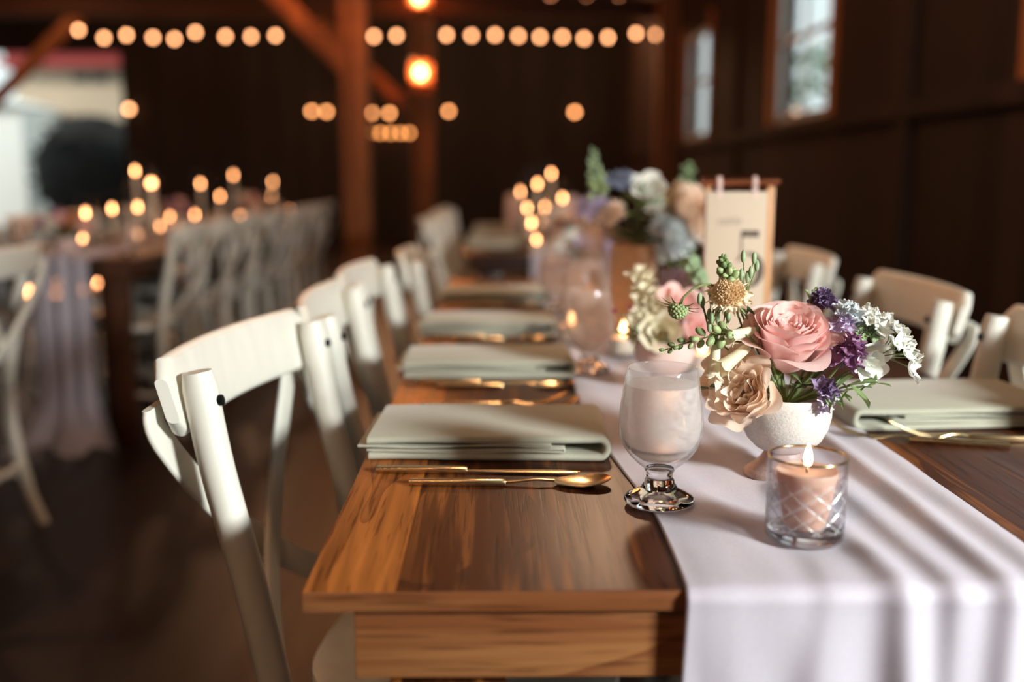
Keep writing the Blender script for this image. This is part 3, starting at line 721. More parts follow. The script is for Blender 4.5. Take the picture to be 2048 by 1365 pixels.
Lc = [(4.315,.937),(4.551,.949),(4.9,1.11),(5.175,1.053),(5.03,1.05),(4.805,.946),(5.343,.848),(5.694,.874),(5.955,1.048),(6.268,.969),(6.742,1.092),(7.339,.905),(7.682,1.043),(7.798,.932)]
Lc.sort()
for i, (y,z) in enumerate(Lc):
    nm = ORD[i] if i < 12 else ['thirteenth','fourteenth'][i-12]
    taper(f'lit taper in glass on the candlelit table across the aisle, {nm} from the near end', -1.75+.012*((i*7)%5-2), y, .765, z, GC)
GV3 = 'votives down the candlelit table'
for i, (x,y) in enumerate([(-1.70,4.72),(-1.64,5.12),(-1.78,6.9),(-1.69,8.1),(-1.85,4.45),(-1.86,5.5)]):
    votive(f'small lit votive on the candlelit table across the aisle, {ORD[[1,2,4,5,0,3][i]]} from the near end', x, y, .765, GV3)
GJ = 'jar candles on the floor'
for i, (x,y,z) in enumerate([(-4.06,8.6,.091),(-3.93,8.45,.069),(-3.889,8.75,.191),(-3.79,8.5,.078),(-3.586,8.6,.112),(-3.497,8.7,.155),(-3.357,8.6,.186)]):
    s_ = .05; hh = z-.03
    t = thing('jar_candle', f'bright candle jar on the floor past the candlelit table, {ORD[i]} from the left', 'candle', (x,y,0), 0, GJ)
    MB().lathe([(1e-4,0),(.05,0),(.055,.01),(.055,max(.1,hh+.09)),(.05,max(.1,hh+.09))], 20).build('glass_jar', M['thin'], t)
    MB().lathe([(1e-4,.004),(.04,.004),(.04,max(.02,hh)),(1e-4,max(.02,hh))], 18).build('wax', M['ivory'], t)
    flame_mb(.07, .024).build('flame', M['flame'], t, loc=(0,0,max(.02,hh)))

# ------------------------------------------------------------------ table number sign
sg = thing('table_number', 'wooden table number stand with cream card reading five and a copper bar', 'sign', (.412,1.72,.7630), rad(-4))
MB().box((0,.012,.011), (.125,.06,.022), .002).build('base', M['slate'], sg)
MB().box((.0515,.004,.165), (.0125,.016,.286), .0015).build('upright', M['palewood'], sg)
MB().box((-.0545,.004,.165), (.0085,.016,.286), .0015).build('upright', M['palewood'], sg)
MB().tube([(-.066,.002,.316),(-.0655,.002,.316),(.0655,.002,.316),(.066,.002,.316)], [.006,.0085,.0085,.006], 16).build('top_bar', M['copper'], sg, label='copper bar across the top')
card = MB().box((-.0065,-.0085,.163), (.1035,.0022,.272), .0004).build('card', M['card'], sg)
for x in (-.036,.024):
    lp = MB(); K = 18
    lp.sweep([(x, .002+.0105*math.cos(2*PI*i/K), .3145+.0115*math.sin(2*PI*i/K)-.001) for i in range(K+1)], rrect(.0007,.0075,.0003,1), up=(1,0,0), cap=False)
    lp.box((x,-.0102,.297), (.007,.0008,.018))
    lp.build('ribbon_loop', M['blush'], sg)
# the digit: thin stem, flat bar, heavy open bowl
dg = MB(); yk = -.0101
def slab(mb, poly):
    n = len(poly); mb.add([(x,yk,z) for x,z in poly]+[(x,yk+.0008,z) for x,z in poly], [tuple(range(n)), tuple(range(2*n-1,n-1,-1))]+[(i,(i+1)%n,n+(i+1)%n,n+i) for i in range(n)])
ox, oz = .004, .137
slab(dg, [(ox-.002,oz+.085),(ox+.029,oz+.085),(ox+.029,oz+.0965),(ox-.002,oz+.0965)])
slab(dg, [(ox-.002,oz+.046),(ox+.001,oz+.046),(ox+.001,oz+.090),(ox-.002,oz+.090)])
arc = []
for i in range(29):
    a = rad(150-290*i/28); k = max(0, math.cos(a)); arc.append((a, .0018+.0050*k))
cxn, czn, rx, rz = ox+.0115, oz+.0285, .0215, .0285
for (a0,w0),(a1,w1) in zip(arc, arc[1:]):
    slab(dg, [(cxn+(rx-w0)*math.cos(a0), czn+(rz-w0)*math.sin(a0)), (cxn+(rx-w1)*math.cos(a1), czn+(rz-w1)*math.sin(a1)), (cxn+(rx+w1)*math.cos(a1), czn+(rz+w1)*math.sin(a1)), (cxn+(rx+w0)*math.cos(a0), czn+(rz+w0)*math.sin(a0))])
dg.build('numeral', M['ink'], card, ang=20, label='grey numeral five')
tcu = bpy.data.curves.new('table_word', 'FONT'); tcu.body = 'table'; tcu.size = .021; tcu.shear = .4; tcu.extrude = .0002
tmp = bpy.data.objects.new('table_word', tcu); COL.objects.link(tmp)
bpy.context.view_layer.update()
me = bpy.data.meshes.new_from_object(tmp.evaluated_get(bpy.context.evaluated_depsgraph_get())); bpy.data.objects.remove(tmp)
me.materials.clear(); me.materials.append(M['inklight'])
wo = bpy.data.objects.new('script_word', me); COL.objects.link(wo); wo.parent = card; wo.location = (-.040,-.0099,.243); wo.rotation_euler = (rad(90),0,0); wo['label'] = 'pale script word table'

# ------------------------------------------------------------------ vases
def lathe_thing(name, label, cat, loc, parts):
    t = thing(name, label, cat, loc)
    for pn, prof, m in parts: MB().lathe(prof, 48).build(pn, m, t, ang=70)
    return t
vs_ = lathe_thing('footed_vase', 'white speckled footed bowl vase full of roses, behind the lit candle', 'vase', (*VAS,.7632), [
    ('bowl', [(1e-4,.026),(.018,.027),(.030,.0315),(.040,.0415),(.0462,.054),(.0492,.068),(.0496,.082),(.0489,.0905),(.0475,.0915),(.0462,.0905),(.0468,.080),(.0460,.066),(.042,.052),(.03,.040),(1e-4,.036)], M['ceramic']),
    ('foot', [(1e-4,.026),(.0205,.027),(.0215,.024),(.0245,.019),(.031,.012),(.0385,.0065),(.0425,.0030),(.0430,.0008),(.041,0),(1e-4,.0008)], M['cerfoot'])])
SV = (.252, 1.50)
lathe_thing('footed_vase', 'blush bowl vase with cream stock flowers, behind the nearest goblet', 'vase', (*SV,.7632), [
    ('bowl', [(1e-4,.022),(.02,.024),(.034,.032),(.043,.045),(.047,.06),(.047,.078),(.0445,.078),(.044,.06),(.03,.04),(1e-4,.036)], M['blush']),
    ('foot', [(1e-4,.023),(.02,.023),(.022,.018),(.034,.006),(.038,.001),(.036,0),(1e-4,0)], M['blush'])])
BV = (.268, 2.0)
lathe_thing('cylinder_vase', 'tall tan cylinder vase of mixed garden flowers beyond the cream ones', 'vase', (*BV,.7632), [
    ('body', [(1e-4,0),(.041,0),(.045,.004),(.046,.09),(.0455,.185),(.044,.19),(.0425,.187),(.042,.02),(1e-4,.018)], M['tan'])])
lathe_thing('hurricane_glass', 'lilac tinted hurricane glass behind the sign, on the wall side', 'glass', (.345,1.88,.7632), [
    ('cylinder', [(1e-4,.004),(.040,.002),(.042,.008),(.042,.15),(.0405,.15),(.0405,.01)], thin_glass('lilac_hurricane', (.85,.78,.84,1), frost=.25, fcol=(.8,.68,.74,1)))])
VT = [('vase', 'white bowl vase on the second table, toward the aisle', .09, 5.75), ('vase', 'white bowl vase on the second table, toward the wall', .36, 5.25)]
for nm, lb, x, y in VT:
    lathe_thing('tall_vase', lb, 'vase', (x,y,.763), [('body', [(1e-4,0),(.05,0),(.058,.02),(.06,.12),(.055,.20),(.045,.22),(.04,.2),(.05,.1),(1e-4,.03)], M['blush'])])

# ------------------------------------------------------------------ flower builders
def basis(d, roll=0.0):
    d = Vector(d).normalized(); return d.to_track_quat('Z','Y').to_matrix().to_4x4() @ Matrix.Rotation(roll, 4, 'Z')
def petal(mb, Mx, L, W, cup=.3, curl=.2, ruf=.0, nu=6, nv=6, pw=.7, r=rnd):
    ph = r.uniform(0,6)
    def fn(a, b):
        t, s = a, 2*b-1
        w = W*math.sin(PI*min(1,.06+.94*t**pw))**.8 if t < .999 else W*.18
        te = t*(1-.12*s*s*t)
        return (s*w*.5, te*L, cup*L*(s*s)*.5*t + curl*L*t*t + ruf*L*math.sin(5*s+ph+3*t)*t*t)
    mb.grid(fn, nu, nv, Mx)
def rose_mb(R, H, layers, r, nt=9, ns=10, ruf=1.0):
    mb = MB()
    a0 = r.uniform(0,6)
    for li, (cnt, rr, hh, op, arc, curl) in enumerate(layers):
        for k in range(cnt):
            a = a0 + 2*PI*k/cnt + r.uniform(-.18,.18); jr = r.uniform(.94,1.06); jh = r.uniform(.95,1.04); jo = op*r.uniform(.8,1.25); ph = r.uniform(0,6); sk = r.choice((1,1,1,-1))
            def fn(u, b):
                s = 2*b-1; te = u*(1-.16*abs(s)**2.6)
                w = arc*(.45+.55*math.sin(min(1,te*1.1)*PI/2))*(1-.25*max(0,u-.8)/.2*abs(s))
                an = a + s*w
                ra = R*rr*jr*(.22+.78*te**(.62-.2*rr))*(1+jo*te*te) + R*curl*max(0,te-.68)**2*3.2*(1+.3*math.sin(3*s+ph)) + R*.045*s*sk*te
                ra += R*.03*ruf*math.sin(5*s+ph)*te**3
                z = H*hh*jh*(te*1.03 - curl*2.6*max(0,te-.74)**2) - jo*H*.14*te*te + H*.03*ruf*math.sin(4*s+ph*2)*te**2
                return (ra*math.cos(an), ra*math.sin(an), z)
            mb.grid(fn, nt, ns)
        a0 += 2.4
    return mb
GARDEN = [(3,.13,.90,0,1.5,0),(4,.22,.92,0,1.3,.02),(5,.32,.94,0,1.05,.03),(5,.42,.96,.0,1.0,.04),(6,.52,.98,.0,.9,.06),(6,.62,1.0,.0,.85,.10),(5,.72,1.02,.0,.95,.14),(5,.82,1.0,.02,.95,.25),(4,.90,.93,.05,1.0,.45),(4,.96,.78,.16,.95,.8)]
RUFFLE = [(3,.15,.8,0,1.5,.02),(4,.28,.86,0,1.2,.05),(4,.40,.95,.02,1.1,.08),(5,.52,.9,.04,.95,.1),(5,.64,1.02,.04,.9,.15),(4,.76,.97,.08,.9,.3),(4,.86,1.0,.12,.9,.4),(4,.95,.85,.2,.85,.6)]
SMALL = [(3,.25,.9,0,1.4,0),(4,.5,1,.05,1.0,.2),(5,.8,.95,.15,.85,.6)]
def stem_to(mb_parent, a, b, r=.0016, bow=(0,0,0)):
    a, b = Vector(a), Vector(b); m = (a+b)/2 + Vector(bow)
    P = [a*(1-u)**2 + m*2*u*(1-u) + b*u*u for u in [i/10 for i in range(11)]]
    MB().tube(P, r, 7).build('stem', M['stem'], mb_parent)
    return P
def flower(name, label, cat, pos, group=None): return thing(name, label, cat, pos, 0, group)
def rose(label, pos, axis, R, H, mat, root, layers=GARDEN, seed=1, name='garden_rose', res=(9,10), sepals=True, bow=(0,0,.0), ruf=1.0):
    t = flower(name, label, 'flower', pos); r = random.Random(seed)
    B = basis(axis, r.uniform(0,6)) @ Matrix.Translation((0,0,-H*.45))
    m = rose_mb(R, H, layers, r, *res, ruf); MB().merge(m, B).build('bloom', mat, t, ang=180)
    base = B @ Vector((0,0,0))
    if sepals:
        sp_ = MB(); sp_.ball((0,0,-.001), (R*.2,R*.2,R*.2), 10, 6, B)
        for k in range(5): petal(sp_, B @ Matrix.Rotation(k*2*PI/5,4,'Z') @ Matrix.Rotation(rad(-10),4,'X'), R*.7, R*.22, .2, -.25)
        sp_.build('sepal', M['leaf'], t)
    if root is not None: stem_to(t, base - B.to_3x3() @ Vector((0,0,R*.1)), Vector(root)-Vector(pos), .0022, bow)
    return t
def floret(mb, p, d, size, n=5, cup=.3, r=rnd, w=.75, pw=.7):
    B = Matrix.Translation(p) @ basis(d, r.uniform(0,6))
    for k in range(n):
        petal(mb, B @ Matrix.Rotation(2*PI*k/n,4,'Z') @ Matrix.Rotation(rad(25*r.uniform(.5,1.5)),4,'X'), size*r.uniform(.85,1.1), size*w, cup, .1, .05, 4, 4, pw, r)
def leafy(label, pos, root, leaves, mat='leaf', name='leaf_sprig', group=None):
    """leaves: list of (t along stem, direction, length, width)"""
    t = flower(name, label, 'foliage', pos, group); P = stem_to(t, (0,0,0), Vector(root)-Vector(pos), .0012)
    lf = MB()
    for (u, d, L, W) in leaves:
        i = min(9, int(u*10)); p = P[i]; d = Vector(d).normalized()
        q = d.to_track_quat('Y','Z').to_matrix().to_4x4()
        petal(lf, Matrix.Translation(p) @ q, L, W, .35, -.15, .02, 9, 6, .85)
    lf.build('leaves', M[mat], t, ang=180); return t
def spike(label, pts, cat, mats, n, size, name, seed, bud=True, r0=.0016, taperq=.75, every=None, group=None, spread=1.0):
    """flower spike: pts from the base to the tip in world space; buds shrink toward the tip"""
    r = random.Random(seed); o = Vector(pts[0]); t = flower(name, label, cat, o, group)
    P = [Vector(p)-o for p in pts]
    # dense curve
    C = []
    for i in range(len(P)-1):
        for k in range(8): C.append(P[i].lerp(P[i+1], k/8))
    C.append(P[-1])
    for _ in range(3): C = [C[0]]+[(C[i-1]+C[i]*2+C[i+1])/4 for i in range(1,len(C)-1)]+[C[-1]]
    MB().tube(C, [r0*(1-.6*i/(len(C)-1)) for i in range(len(C))], 7).build('stem', M['stem'], t)
    mbs = {}
    lo = int(len(C)*.12) if every is None else int(len(C)*every)
    for k in range(n):
        u = k/(n-1); i = min(len(C)-2, lo+int((len(C)-2-lo)*u)); p = C[i]; tg = (C[i+1]-C[i]).normalized()
        s = size*(1-taperq*u)*r.uniform(.85,1.15); a = k*2.4
        sd = (basis(tg, a) @ Vector((1,0,0))).normalized(); d = (sd*(1.0-.45*u)+tg*(.45+.8*u)).normalized()
        mt = mats[min(len(mats)-1, int(u*len(mats)*.999))]
        mb = mbs.setdefault(mt, MB()); B = Matrix.Translation(p+sd*s*.35*spread) @ basis(d)
        if bud: mb.ball((0,0,s*.55), (s*.42,s*.42,s*.62), 9, 7, B); mb.tube([B.inverted()@p, (0,0,s*.1)], s*.1, 5, B)
        else: floret(mb, B @ Vector((0,0,s*.2)), d, s, 5, .3, r)
    for mt, mb in mbs.items(): mb.build('bud' if bud else 'floret', M[mt], t, ang=180)
    return t

ROOT = (VAS[0], VAS[1], .842)
vx, vy, vz = VAS[0], VAS[1], .7632
rose('large pink garden rose, open, topmost in the white footed vase', (.3055,1.043,.912), (.02,-.48,.87), .0415, .062, M['pink'], ROOT, seed=4, res=(12,13))
rose('large peach garden rose drooping over the rim of the white footed vase', (.263,1.030,.857), (-.52,-.60,.48), .0335, .056, M['peach'], ROOT, RUFFLE, seed=9, res=(14,16), ruf=2.2)
rose('smaller cream peach bloom tucked left of the peach rose', (.250,1.052,.876), (-.55,-.45,.6), .026, .04, M['peach'], ROOT, SMALL+[(5,.95,.85,.3,.8,.8)], seed=12, name='garden_rose')
# scabiosa head
def scabiosa(label, pos, axis, R, root, seed, mc='tanflor', mp='scabp', bow=(0,0,0), nf=110):
    r = random.Random(seed); t = flower('scabiosa', label, 'flower', pos); B = basis(axis)
    c = MB()
    for i in range(nf):
        z = 1-.78*(i+.5)/nf; q = math.sqrt(1-z*z); a = i*2.39996
        d = Vector((q*math.cos(a), q*math.sin(a), z)); p = B @ Vector((d.x*R*.62, d.y*R*.62, d.z*R*.5))
        floret(c, p, (B.to_3x3() @ d), R*.2, 4, .5, r, .8)
    c.build('centre', M[mc], t, ang=180)
    o = MB()
    for ring, (cnt, tilt, L) in enumerate(((13, 5, 1.0),(11, -22, .85))):
        for k in range(cnt):
            petal(o, B @ Matrix.Rotation(2*PI*k/cnt+ring*.2+r.uniform(-.1,.1),4,'Z') @ Matrix.Translation((0,R*.35,-R*.05)) @ Matrix.Rotation(rad(tilt+r.uniform(-12,12)),4,'X'), R*.78*L, R*.5, .3, -.15, .14, 6, 6, .6, r)
    o.build('petals', M[mp], t, ang=180)
    s_ = MB(); s_.ball((0,0,-R*.12), (R*.35,R*.35,R*.16), 10, 6, B)
    for k in range(8): petal(s_, B @ Matrix.Rotation(k*PI/4,4,'Z') @ Matrix.Translation((0,R*.2,-R*.2)) @ Matrix.Rotation(rad(-20),4,'X'), R*.5, R*.14, .2, -.2)
    s_.build('sepal', M['leaf'], t)
    stem_to(t, B @ Vector((0,0,-R*.2)), Vector(root)-Vector(pos), .0013, bow)
    return t
scabiosa('tan scabiosa with a frilled cream collar above the pink rose', (.2435,1.050,.9655), (-.12,-.72,.62), .0235, ROOT, 3, bow=(.01,0,.02))
# scabiosa bud nodding on a curved stem
t = flower('scabiosa_bud', 'nodding green scabiosa bud with curled bracts on the aisle side', 'flower', (.190,1.050,.950))
B = basis((-.25,-.35,-.75)); m = MB(); r = random.Random(5)
for i in range(60):
    z = 1-1.1*(i+.5)/60; q = math.sqrt(max(0,1-z*z)); a = i*2.39996
    p = Vector((q*math.cos(a)*.0095, q*math.sin(a)*.0095, z*.0105)); m.ball((p.x,p.y,p.z), .0021, 7, 5, B)
m.build('bud', M['gbud'], t, ang=180)
m = MB()
for k in range(11): petal(m, B @ Matrix.Rotation(k*2*PI/11,4,'Z') @ Matrix.Translation((0,.005,-.004)) @ Matrix.Rotation(rad(30),4,'X'), .017, .0035, .2, -.55, 0, 7, 4)
m.build('bract', M['leaf'], t, ang=180)
P0 = B @ Vector((0,0,-.004))
MB().tube([P0, P0+Vector((.004,0,.008)), P0+Vector((.014,.001,.017)), P0+Vector((.030,.004,.022)), P0+Vector((.048,.006,.016)), P0+Vector((.062,.008,-.004)), P0+Vector((.08,.010,-.05)), Vector(ROOT)-Vector((.190,1.050,.950))], [.0012]*8, 7).build('stem', M['stem'], t)
# snapdragon stem reaching to the aisle side
spike('green snapdragon stem of round buds reaching out toward the goblet', [ROOT, (.285,1.03,.900), (.255,1.02,.928), (.225,1.022,.926), (.198,1.028,.917), (.170,1.035,.906)], 'flower', ['gbud','gbud','leaf'], 17, .0115, 'snapdragon', 21, every=.5, taperq=.55)
spike('upright green snapdragon tip above the tan scabiosa', [ROOT, (.275,1.06,.91), (.252,1.062,.962), (.243,1.062,.985), (.237,1.062,1.006)], 'flower', ['gbud','leaf'], 22, .0105, 'snapdragon', 22, every=.66, taperq=.6)
def tubebell(label, pos, d, L, root, seed):
    t = flower('snapdragon_bloom', label, 'flower', pos); B = basis(d); r = random.Random(seed)
    m = MB()
    m.lathe([(L*.1,0),(L*.15,L*.2),(L*.17,L*.5),(L*.20,L*.8),(L*.24,L)], 14, B); m.v = [(x+r.uniform(-.0004,.0004), y, z) for x,y,z in m.v]
    for k in range(5): petal(m, B @ Matrix.Translation((0,0,L*.92)) @ Matrix.Rotation(k*2*PI/5,4,'Z') @ Matrix.Translation((0,L*.16,0)) @ Matrix.Rotation(rad(55),4,'X'), L*.36, L*.3, .3, -.3)
    m.build('bell', M['cream'], t, ang=180)
    c = MB(); c.ball((0,0,-L*.04), (L*.14,L*.14,L*.13), 10, 6, B); c.build('calyx', M['leaf'], t)
    stem_to(t, B @ Vector((0,0,-L*.12)), Vector(root)-Vector(pos), .001); return t
tubebell('creamy white bell bloom hanging low beside the goblet', (.2275,1.030,.915), (-.12,-.2,-.96), .033, (.262,1.035,.915), 1)
tubebell('creamy white bell bloom angled below the scabiosa stems', (.262,1.028,.913), (-.75,-.2,-.55), .036, (.285,1.04,.91), 2)
tubebell('creamy white bell bloom tucked beside the pink rose', (.268,1.030,.930), (-.8,-.3,-.15), .030, (.29,1.04,.90), 3)
# sage green bud clusters behind the scabiosa
for i, (x, z, lb) in enumerate([(.2635,.994,'pale sage bud cluster rising just right of the scabiosa'),(.226,.963,'dark sage bud cluster under the nodding stem'),(.236,.935,'grey green seed pods beneath the tan scabiosa')]):
    t = flower('bud_cluster', lb, 'flower', (x,1.062,z)); m = MB(); s_ = MB(); r = random.Random(30+i)
    for k in range(7):
        p = Vector((r.uniform(-.013,.013), r.uniform(-.01,.01), r.uniform(-.012,.010))); m.ball((p.x,p.y,p.z), (.0028,.0028,.0068), 8, 7)
        s_.tube([p, p*.5+Vector((0,0,-.018)), Vector((0,0,-.04))], .0007, 5)
    m.build('bud', M['sage'], t, ang=180); s_.build('stalk', M['stem'], t); stem_to(t, (0,0,-.04), Vector(ROOT)-Vector((x,1.062,z)), .001)
# purple spikes
spike('purple larkspur tip rising behind the pink rose', [ROOT, (.345,1.07,.90), (.352,1.072,.935), (.350,1.070,.952), (.347,1.068,.966)], 'flower', ['purple'], 20, .0135, 'larkspur', 41, bud=False, every=.70, taperq=.5, spread=1.2)
spike('lilac and white larkspur beside the pink rose on the wall side', [ROOT, (.345,1.045,.89), (.366,1.045,.930), (.372,1.045,.952)], 'flower', ['lilac','paleblue'], 22, .0135, 'larkspur', 42, bud=False, every=.62, taperq=.2, spread=1.3)
spike('plum larkspur low on the wall side of the pink rose', [ROOT, (.345,1.025,.876), (.362,1.02,.902), (.372,1.02,.92)], 'flower', ['plum'], 20, .0145, 'larkspur', 43, bud=False, every=.55, taperq=.25, spread=1.3)
spike('small purple larkspur hanging over the white vase rim', [ROOT, (.335,1.020,.866), (.343,1.014,.870), (.338,1.010,.846)], 'flower', ['purple','lilac'], 18, .0115, 'larkspur', 44, bud=False, every=.45, taperq=.3)
# whites
rose('white lisianthus bloom below the white lace flowers', (.386,1.035,.898), (.25,-.65,-.1), .022, .034, M['whitep'], ROOT, SMALL, seed=15, name='lisianthus', bow=(0,0,.02))
rose('pale cream bud behind the pink rose beside the purple larkspur', (.374,1.060,.936), (.2,-.3,.9), .017, .026, M['whitep'], ROOT, SMALL, seed=16, name='lisianthus')
def umbel(label, pos, axis, R, n, root, seed, mat='whitep', fs=.011, group=None):
    r = random.Random(seed); t = flower('lace_flower', label, 'flower', pos, group); B = basis(axis); f = MB(); s_ = MB(); c = MB()
    for i in range(n):
        q = math.sqrt((i+.5)/n); a = i*2.39996
        p = Vector((q*R*math.cos(a), q*R*math.sin(a), R*.35*(1-q*q))); s_.tube([(0,0,-R*.9), (p.x*.5,p.y*.5,-R*.3), p], .0006, 5, B)
        floret(f, B @ p, B.to_3x3() @ (Vector((p.x*.6,p.y*.6,R))), fs*(.7+.6*q)*r.uniform(.8,1.2), 5, .2, r, .62, .55); c.ball((p.x,p.y,p.z+.0008), .0013, 6, 4, B)
    f.build('florets', M[mat], t, ang=180); s_.build('stalk', M['stem'], t); c.build('centre', M['gbud'], t)
    stem_to(t, B @ Vector((0,0,-R*.9)), Vector(root)-Vector(pos), .0011); return t
umbel('small white lace flower cluster uppermost on the wall side', (.398,1.050,.934), (.3,-.35,.8), .018, 9, ROOT, 51, fs=.0125)
umbel('large white lace flower reaching farthest toward the wall side', (.421,1.030,.908), (.75,-.35,.35), .026, 12, ROOT, 52, fs=.0145)
umbel('green white lace flower cluster between the larkspur and lace blooms', (.386,1.045,.924), (.2,-.6,.7), .014, 14, ROOT, 53, 'sage', .008)
# leaves
leafy('green leaf sprig hanging at the vase rim on the wall side', (.368,1.020,.872), ROOT, [(0,(.5,-.4,-.5),.030,.012),(.15,(.7,-.3,.3),.034,.013),(.3,(.2,-.7,-.3),.028,.010),(.4,(.6,.0,.6),.030,.011)])
leafy('dark green leaf sprig behind the pink rose on the aisle side', (.272,1.062,.938), ROOT, [(0,(-.5,-.3,.6),.026,.016),(.1,(-.7,-.3,-.1),.028,.017),(.25,(-.3,-.6,.3),.03,.017),(.3,(.3,.1,.8),.03,.016),(.5,(-.7,-.2,.2),.026,.015)], 'dleaf')
leafy('fresh green leaves between the pink rose and plum larkspur', (.350,1.012,.870), ROOT, [(0,(.3,-.5,.6),.028,.010),(.1,(-.2,-.6,-.5),.026,.010),(.3,(.5,-.4,-.2),.028,.010)])
leafy('dark pointed leaf beside the goblet rim', (.226,1.035,.866), ROOT, [(0,(-.8,-.2,.0),.030,.014),(.2,(-.6,-.4,.35),.028,.014)], 'dleaf')
leafy('dark green filler leaves low inside the white vase', (.322,1.045,.868), ROOT, [(.0,(.4,-.6,.1),.03,.016),(.05,(-.3,-.6,.1),.03,.016),(.1,(.7,-.2,.2),.034,.015),(.2,(.0,-.8,.3),.03,.016),(.3,(.6,.5,.4),.03,.014)], 'dleaf')
leafy('yellow green fringed leaf peeking above the pink rose', (.338,1.072,.955), ROOT, [(0,(.2,-.2,.9),.018,.006),(.05,(-.4,-.2,.8),.016,.005),(.1,(.6,-.1,.6),.018,.006)])
leafy('feathery green sprig under the white lace flowers', (.398,1.030,.872), ROOT, [(i*.06,(math.cos(i*1.7),-.4,math.sin(i*2.3)*.8),.016,.0035) for i in range(10)])

# --- cream arrangement behind the goblet
R2 = (SV[0], SV[1], .83)
for i, (x,z,lb) in enumerate([(.205,.938,'tall cream stock spike leaning over the goblet rim'),(.223,.905,'cream stock spike second in the blush vase'),(.200,.876,'low cream stock spike leaning toward the aisle in the blush vase'),(.245,.885,'short cream stock spike at the middle of the blush vase')]):
    spike(lb, [R2, ((x+SV[0])/2,1.49,.85), (x+.012,1.485,z-.02), (x,1.48,z+.012)], 'flower', ['cream'], 22, .020, 'stock_flower', 60+i, bud=False, every=.35, taperq=.3, spread=1.4)
rose('blurred pink rose in the blush vase behind the goblet', (.268,1.485,.895), (.2,-.6,.7), .033, .045, M['pink'], R2, SMALL, seed=71, res=(6,6))
rose('blurred cream rose low in the blush vase', (.240,1.465,.855), (-.2,-.8,.3), .030, .04, M['cream'], R2, SMALL, seed=72, res=(6,6))
rose('second blurred pink rose in the blush vase, lower on the wall side', (.290,1.480,.862), (.5,-.7,.3), .028, .04, M['pink'], R2, SMALL, seed=73, res=(6,6))
for i, (x,z,lb) in enumerate([(.172,.888,'single burgundy dot bloom out toward the aisle by the cream stock'),(.196,.893,'burgundy dot bloom nearer the cream stock')]):
    t = flower('berry_bloom', lb, 'flower', (x,1.48,z)); m = MB()
    floret(m, Vector((0,0,0)), Vector((-.1,-.9,.3)), .006, 5); m.ball((0,0,0), .0032, 8, 6); m.build('bloom', M['burg'], t, ang=180); stem_to(t, (0,0,0), Vector(R2)-Vector((x,1.48,z)), .0007)
leafy('blurred fresh leaves on the aisle side of the blush vase', (.205,1.48,.845), R2, [(0,(-.6,-.2,.3),.04,.014),(.2,(-.3,-.5,.6),.04,.014),(.3,(.2,-.7,.3),.035,.014)])
for i, (x,z) in enumerate([(.288,.965),(.300,.945)]):
    spike(['sage green thistle spike rising above the blush vase','shorter sage spike beside the thistle in the blush vase'][i], [R2, ((x+SV[0])/2,1.5,.88), (x,1.5,z-.02), (x+.002,1.5,z)], 'flower', ['sage'], 18, .012, 'seed_spike', 80+i, every=.7, taperq=.2)

# --- tall tan vase arrangement
R3 = (BV[0], BV[1], .945)
spike('tall pale green snapdragon spike above the carafe', [R3, (.23,2.0,1.0), (.20,2.0,1.05), (.188,2.0,1.10), (.184,2.0,1.145)], 'flower', ['gbud','sage','sage'], 34, .0165, 'snapdragon', 91, every=.5, taperq=.68, spread=1.7)
spike('tall cream snapdragon spike uppermost on the wall side of the tan vase', [R3, (.32,2.0,1.0), (.362,2.0,1.05), (.380,2.0,1.115)], 'flower', ['cream','scabp','sage'], 44, .026, 'snapdragon', 92, bud=False, every=.4, taperq=.55)
umbel('dusky blue thistle head high in the tan vase bouquet', (.242,2.0,1.078), (-.1,-.5,.8), .022, 26, R3, 93, 'blue', .014)
rose('white ruffled bloom high at the middle of the tan vase bouquet', (.292,1.99,1.060), (0,-.7,.7), .034, .045, M['whitep'], R3, SMALL, seed=94, res=(6,6), name='lisianthus')
rose('peach rose on the wall side of the tan vase bouquet', (.368,1.98,1.026), (.4,-.7,.4), .045, .055, M['peach'], R3, GARDEN[2:8], seed=95, res=(6,6))
rose('second peach rose under the first, reaching toward the sign', (.385,1.98,.990), (.6,-.6,.1), .036, .045, M['peach'], R3, SMALL, seed=96, res=(6,6))
umbel('pale blue hydrangea cluster low on the wall side of the tan vase', (.336,1.965,.972), (.2,-.8,.3), .040, 42, R3, 97, 'paleblue', .017)
umbel('lilac flower cluster by the carafe neck', (.185,2.0,1.030), (-.4,-.6,.6), .026, 26, R3, 98, 'lilac', .014)
spike('small white stock spike at the middle of the tan vase bouquet', [R3, (.30,1.99,1.0), (.315,1.985,1.03), (.318,1.98,1.06)], 'flower', ['whitep','sage'], 20, .018, 'stock_flower', 99, bud=False, every=.5)
rose('small white ball bloom hanging low under the tan vase bouquet', (.322,1.965,.940), (.3,-.7,-.2), .018, .025, M['whitep'], R3, SMALL, seed=100, res=(6,6), name='lisianthus')
leafy('dark leaves spilling over the tan vase rim', (.272,1.955,.965), R3, [(0,(.3,-.6,.2),.05,.026),(.1,(-.5,-.6,.2),.05,.026),(.2,(.7,-.4,.1),.055,.026),(.3,(-.7,-.3,.4),.05,.024),(.4,(.1,-.7,.6),.05,.024),(.5,(.6,-.2,.6),.05,.024)], 'dleaf')
leafy('grass green sprays trailing from the tan vase on the wall side', (.345,1.97,.93), R3, [(0,(.4,-.4,-.7),.06,.006),(.1,(.7,-.2,-.2),.06,.006),(.2,(.2,-.5,-.6),.06,.006),(.05,(.6,-.4,.3),.05,.006),(.3,(.8,-.3,.1),.05,.006)])
